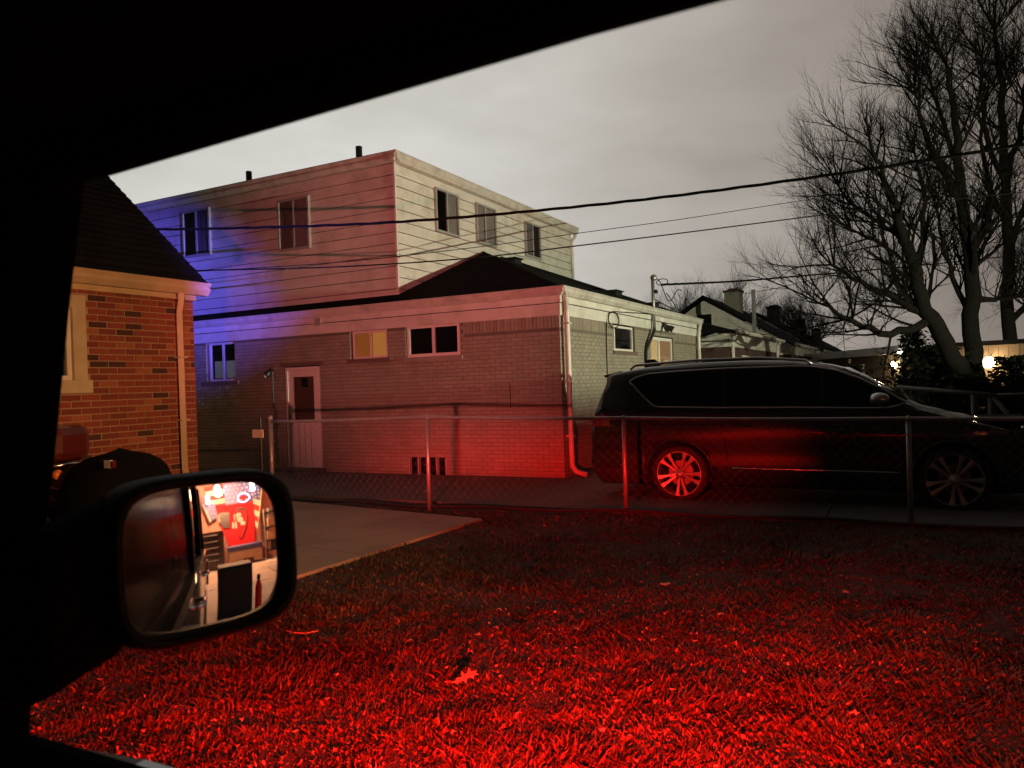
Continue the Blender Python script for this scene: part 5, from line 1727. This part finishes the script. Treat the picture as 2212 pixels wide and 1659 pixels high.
fl1 = thing('wide_flag', 'stars and stripes flag spread along the back wall above the red banner', 'flag', (0, 0, 0), TH)
y0, y1, z0, z1 = .55, 2.55, 1.98, 2.78
for i in range(5):
    MB().box(y0, y1, .0, .012, z0 + i * .16, z0 + (i + 1) * .16, fG).build('stripe', 'flag_red' if i % 2 == 0 else 'flag_white', fl1)
ca = MB().box(1.20, 2.20, .013, .020, 2.06, 2.775, fG).build('canton', 'flag_blue', fl1)
m = MB()
for i in range(5):
    for k in range(6):
        star(m, 1.29 + k * .165 + (.08 if i % 2 else 0), 2.14 + i * .135, .045, .021, fG)
m.build('stars', 'flag_white', ca)
fl2 = thing('hanging_flag', 'stars and stripes flag hanging from a slanting pole right of the banner', 'flag', (0, 0, 0), TH)
po = MB().tube([fG(2.63, .10, 2.68), fG(2.24, .10, .95)], .022, 8).build('pole', pm('pole_wood', (.55, .42, .22), .5), fl2, smooth=True)
MB().lathe([(.02, 0), (.045, .03), (.03, .07)], fG(2.63, .10, 2.66), (0, 0, 1), 10).build('finial', 'lamp_white' if False else 'frame_white', fl2)
MB().add([fG(2.25, .06, 2.72), fG(2.60, .08, 2.66), fG(2.48, .08, 2.02), fG(2.22, .06, 2.10)], [(3, 2, 1, 0)]).build('canton', 'flag_blue', fl2)
m = MB()
for i in range(5):
    for k in range(2):
        star(m, 2.30 + k * .13 + .012 * i * 0, 2.16 + i * .115, .04, .085, fG)
m.build('stars', 'flag_white', fl2)
for i in range(6):
    za, zb = 2.08 - i * .19, 2.08 - (i + 1) * .19
    ya = 2.49 - i * .042; yb = 2.49 - (i + 1) * .042
    MB().add([fG(2.20, .06, za + .05), fG(ya, .08, za - .08), fG(yb, .08, zb - .08), fG(2.20, .06, zb + .05)], [(3, 2, 1, 0)]).build('stripe', 'flag_white' if i % 2 == 0 else 'flag_red', fl2)
bn = thing('red_banner', 'bright red banner with a pale emblem under the wide flag', 'banner', (0, 0, 0), TH)
MB().add([fG(.86, .022, 2.10), fG(2.18, .022, 1.98), fG(2.15, .022, .66), fG(1.24, .022, .66), fG(.98, .022, 1.3)], [(0, 1, 2, 3, 4)]).build('cloth', 'banner_red', bn)
m = MB(); m.prism([(1.52, 1.82), (1.62, 1.92), (1.78, 1.90), (1.92, 1.80), (1.90, 1.74), (1.72, 1.80), (1.56, 1.76)], .023, .030, lambda p, q, t: fG(p, t, q)); m.build('emblem_cap', 'banner_dark', bn)
m = MB()
for (yy, zz, ra, rb_) in ((1.62, 1.66, .10, .07), (1.66, 1.50, .11, .09), (1.60, 1.58, .06, .08), (1.75, 1.36, .09, .07), (1.40, 1.34, .035, .12), (1.50, 1.34, .035, .12), (1.47, 1.6, .02, .12)):
    m.prism([(yy + ra * math.cos(a), zz + rb_ * math.sin(a)) for a in [i * math.pi / 8 for i in range(16)]], .0235, .032, lambda p, q, t: fG(p, t, q))
m.build('emblem', 'flag_white', bn)
MB().tube([fG(1.90, .03, 1.78), fG(1.93, .03, 1.55), fG(1.86, .03, 1.25), fG(1.72, .03, .95), fG(1.62, .03, .86), fG(1.56, .03, 1.0)], .020, 6).build('emblem_line', 'banner_dark', bn)
ne = thing('neon_sign', 'white neon outline sign with red centre hung over the blue flag field', 'sign', (0, 0, 0), TH)
pts = [fG(1.86 + .21 * math.cos(a) * (1 + .08 * math.cos(3 * a)), .05, 2.21 + .15 * math.sin(a)) for a in [i * math.pi / 16 for i in range(33)]]
MB().tube(pts, .016, 6).build('tube', emis('neon_white', (.75, .70, 1.0), 5), ne)
m = MB(); m.prism([(1.86 + .13 * math.cos(a), 2.22 + .075 * math.sin(a)) for a in [i * math.pi / 8 for i in range(16)]], .03, .04, lambda p, q, t: fG(p, t, q)); m.build('centre', emis('neon_red', (1, .02, .02), 1.2), ne)
tv = thing('dark_panel', 'dark square panel hung on the left of the red banner', 'panel', (0, 0, 0), TH)
MB().add([fG(.96, .05, 1.84), fG(1.30, .05, 1.80), fG(1.27, .05, 1.28), fG(1.06, .05, 1.30), fG(.97, .05, 1.45)], [(0, 1, 2, 3, 4)]).build('board', pm('slate', (.06, .05, .055), .7), tv)
MB().box(.92, .955, .04, .07, 1.52, 1.78, fG).build('edge_strip', 'flag_white', tv)
fl3 = thing('narrow_flag', 'narrow folded flag with stars hanging left of the dark panel', 'flag', (0, 0, 0), TH)
MB().add([fG(.44, .07, 2.20), fG(.84, .07, 2.16), fG(.86, .07, 1.68), fG(.64, .07, 1.60)], [(0, 1, 2, 3)]).build('cloth', 'flag_blue', fl3)
MB().add([fG(.40, .072, 2.20), fG(.48, .072, 2.20), fG(.68, .072, 1.60), fG(.60, .072, 1.57)], [(0, 1, 2, 3)]).build('border', 'flag_white', fl3)
m = MB()
for yy, zz in ((.62, 2.0), (.74, 1.98), (.68, 1.85), (.78, 1.82), (.72, 1.72), (.66, 2.1)):
    star(m, yy, zz, .03, .074, fG)
m.build('stars', 'flag_white', fl3)
# lamps on the back wall
pm('lamp_cap', (.5, .45, .4), .4)
for (yy, zz, rr, mt, lab) in ((.97, 2.62, .11, 'lamp_main', 'glaring round bulb high on the back wall, brightest in the mirror'), (2.21, 2.55, .075, 'lamp_side', 'long white lamp on the back wall in front of the star field'), (.61, 2.33, .06, 'lamp_side', 'small white lamp on the left above the narrow flag')):
    if mt == 'lamp_main':
        emis('lamp_main', (1.0, .80, .52), 60)
    else:
        emis('lamp_side', (1.0, .93, .85), 16)
    t = thing('wall_lamp', lab, 'lamp', (0, 0, 0), TH, 'lamps on the garage back wall')
    prof = [(rr * .3, -rr * 1.3), (rr * .8, -rr * .8), (rr, 0), (rr * .8, rr * .8), (rr * .4, rr * 1.2)] if mt == 'lamp_main' else [(rr * .5, -rr * 2.4), (rr, -rr * 2), (rr, rr * 2), (rr * .5, rr * 2.2)]
    MB().lathe(prof, fG(yy, .22, zz), (0, 0, 1), 14).build('bulb', mt, t, smooth=True)
    MB().box(yy - .05, yy + .05, .0, .2, zz + rr * 1.2, zz + rr * 1.2 + .04, fG).build('bracket', 'lamp_cap', t)
pl_ = truck.matrix_basis @ Vector((WX - .55, .97, 2.45))
point('garage_light', pl_, 620, (1.0, .50, .22), .11)
# bench, cabinet, shelf, chairs and mats
tc_ = thing('stand_in_chest', 'dark chest with bright handles, standing in for a dark mass left of the low bench', 'tool chest', (0, 0, 0), TH)  # dark chest put in for a dark, motorbike-like mass
MB().box(.18, 1.02, .05, .60, .08, 1.25, fG).build('case', pm('dark_enamel', (.035, .016, .014), .35, coat=.5), tc_, bevel=.015)
for zz in (.22, .42, .62, .82, 1.02):
    d_ = MB().box(.22, .98, .602, .612, zz, zz + .17, fG).build('drawer', 'dark_enamel', tc_, bevel=.006)
    MB().tube([fG(.36, .613, zz + .12), fG(.38, .645, zz + .12), fG(.82, .645, zz + .12), fG(.84, .613, zz + .12)], .012, 6).build('handle', 'chrome', d_, smooth=True)
be = thing('low_bench', 'low tan bench with a dark padded top under the red banner', 'bench', (0, 0, 0), TH)
MB().box(1.15, 2.32, .05, .55, .10, .50, fG).build('box', pm('tan_board', (.42, .27, .18), .7), be, bevel=.01)
MB().box(1.13, 2.34, .03, .58, .502, .66, fG).build('pad', 'flag_blue', be, bevel=.02)
m = MB(); m.box(1.22, 1.50, .56, .60, .04, .16, fG); m.box(1.66, 2.02, .56, .60, .05, .22, fG); m.build('drawer_gap', 'banner_dark', be)
st = thing('step_ladder', 'metal step ladder with shelves standing right of the hanging flag', 'ladder', (0, 0, 0), TH)
for yy in (2.50, 2.56, 3.05):
    MB().tube([fG(yy, .25, 1.70), fG(yy - .05, .55, .03)], .02, 6).build('leg', 'satin_chrome' if yy < 2.55 else 'black_metal', st)
for zz in (1.55, 1.05, .62, .30):
    MB().box(2.50, 3.05, .2, .55, zz, zz + .04, fG).build('shelf', 'black_metal', st)
for (yy, zz, mt) in ((2.75, 1.09, 'tan_board'), (2.85, .34, 'black_plastic'), (2.7, .66, 'tan_board'), (2.8, 1.20, 'frame_grey')):
    tag(MB().box(-.16, .16, -.12, .12, 0, .30).build('storage_box', MATS[mt], bevel=.02), {1.09: 'tan box on the upper ladder shelf', .34: 'black box on the lowest ladder shelf', .66: 'tan box on the middle ladder shelf', 1.20: 'grey box stacked on the upper ladder shelf'}[zz], 'box', 'boxes on the ladder shelves')
    o = COL.objects[-1]; w_ = truck.matrix_basis @ Vector(fG(yy, .38, zz + (.20 if zz == 1.20 else 0))); o.location = w_; o.rotation_euler = (0, 0, TH + math.pi / 2)
for (x, y, a, b, lab, mt) in ((8.9, 2.75, .6, .35, 'pale grey mat near the ladder foot', 'curtain_pale'), (7.2, 2.55, .5, .3, 'grey mat nearer the garage door', 'frame_grey')):
    o = MB().box(-a, a, -b, b, .026, .04).build('floor_mat', mt); o.location = truck.matrix_basis @ Vector((x, y, 0)); o.rotation_euler = (0, 0, TH)
    tag(o, lab, 'mat', 'mats on the garage floor')
cb = thing('black_cabinet', 'plain black cabinet standing on the apron behind the truck', 'cabinet', truck.matrix_basis @ Vector((3.75, 1.06, 0)), TH)
MB().box(-.22, .22, -.34, .20, .02, .80).build('case', 'black_plastic', cb, bevel=.015)
MB().box(-.235, -.222, -.28, .14, .08, .74).build('door', 'black_metal', cb, bevel=.01)
cn = thing('red_canister', 'slim red and black canister standing beside the black cabinet', 'canister', truck.matrix_basis @ Vector((3.55, 1.36, 0)), TH)
MB().lathe([(.05, .02), (.055, .05), (.055, .42), (.03, .50), (.02, .52)], (0, 0, 0), (0, 0, 1), 14).build('tank', 'banner_red', cn, smooth=True)
MB().lathe([(.022, .52), (.03, .54), (.025, .60)], (0, 0, 0), (0, 0, 1), 10).build('valve', 'black_metal', cn)

emis('flood_led', (1, .93, .75), 8)
q_ = gr.matrix_basis.inverted() @ BLUE
hb = MB().box(q_.x + .03, q_.x + .14, q_.y - .10, q_.y + .10, q_.z - .06, q_.z + .06).build('blue_lamp', 'black_plastic', gr)  # made-up garage mount for the emergency blue
MB().box(q_.x + .022, q_.x + .028, q_.y - .07, q_.y + .07, q_.z - .03, q_.z + .03).build('led', 'blue_led', hb)

q_ = gr.matrix_basis.inverted() @ WARM
hw_ = MB().box(q_.x + .03, q_.x + .14, q_.y - .10, q_.y + .10, q_.z - .06, q_.z + .06).build('warm_lamp', 'black_plastic', gr)
MB().box(q_.x + .022, q_.x + .028, q_.y - .07, q_.y + .07, q_.z - .03, q_.z + .03).build('lens', emis('warm_led', (1, .6, .25), 6), hw_)
# neighbour's flood fixture on its post (just out of the picture on the right)
fp = thing('flood_light_post', 'lit floodlight on a grey post at the end of the driveway', 'lamp post', (FLOOD.x, FLOOD.y, 0), TH)
MB().tube([(.25, 0, 0), (.25, 0, 2.5)], .05, 8).build('post', 'galvanised', fp)
MB().box(.06, .25, -.12, .12, 2.36, 2.54).build('lamp_box', 'black_metal', fp)
hooded('hood', FLOOD, huv(2, 4.5, 0), fp, 'flood_led', -4.0, None, wide=.45, reach=.42)  # lip added to keep the flood off the driveway
for ang in (-6.5,):
    e_ = math.tan(R_(ang)); x1_ = -.42 if ang < 0 else -.20
    y1_ = e_ * -x1_; s_ = 1 if ang > 0 else -1
    MB().prism([(.05, s_ * .03), (x1_, y1_), (x1_, y1_ + s_ * .006), (.05, s_ * .036)], 2.25, 2.85, lambda a, b, t: (a, b, t)).build('side_shade', 'black_metal', fp)  # unseen plate added to keep the flood off the brick house
MB().box(.05, .058, -.10, .10, 2.38, 2.52).build('lens', emis('flood_lens', (1, .93, .75), 30), fp)
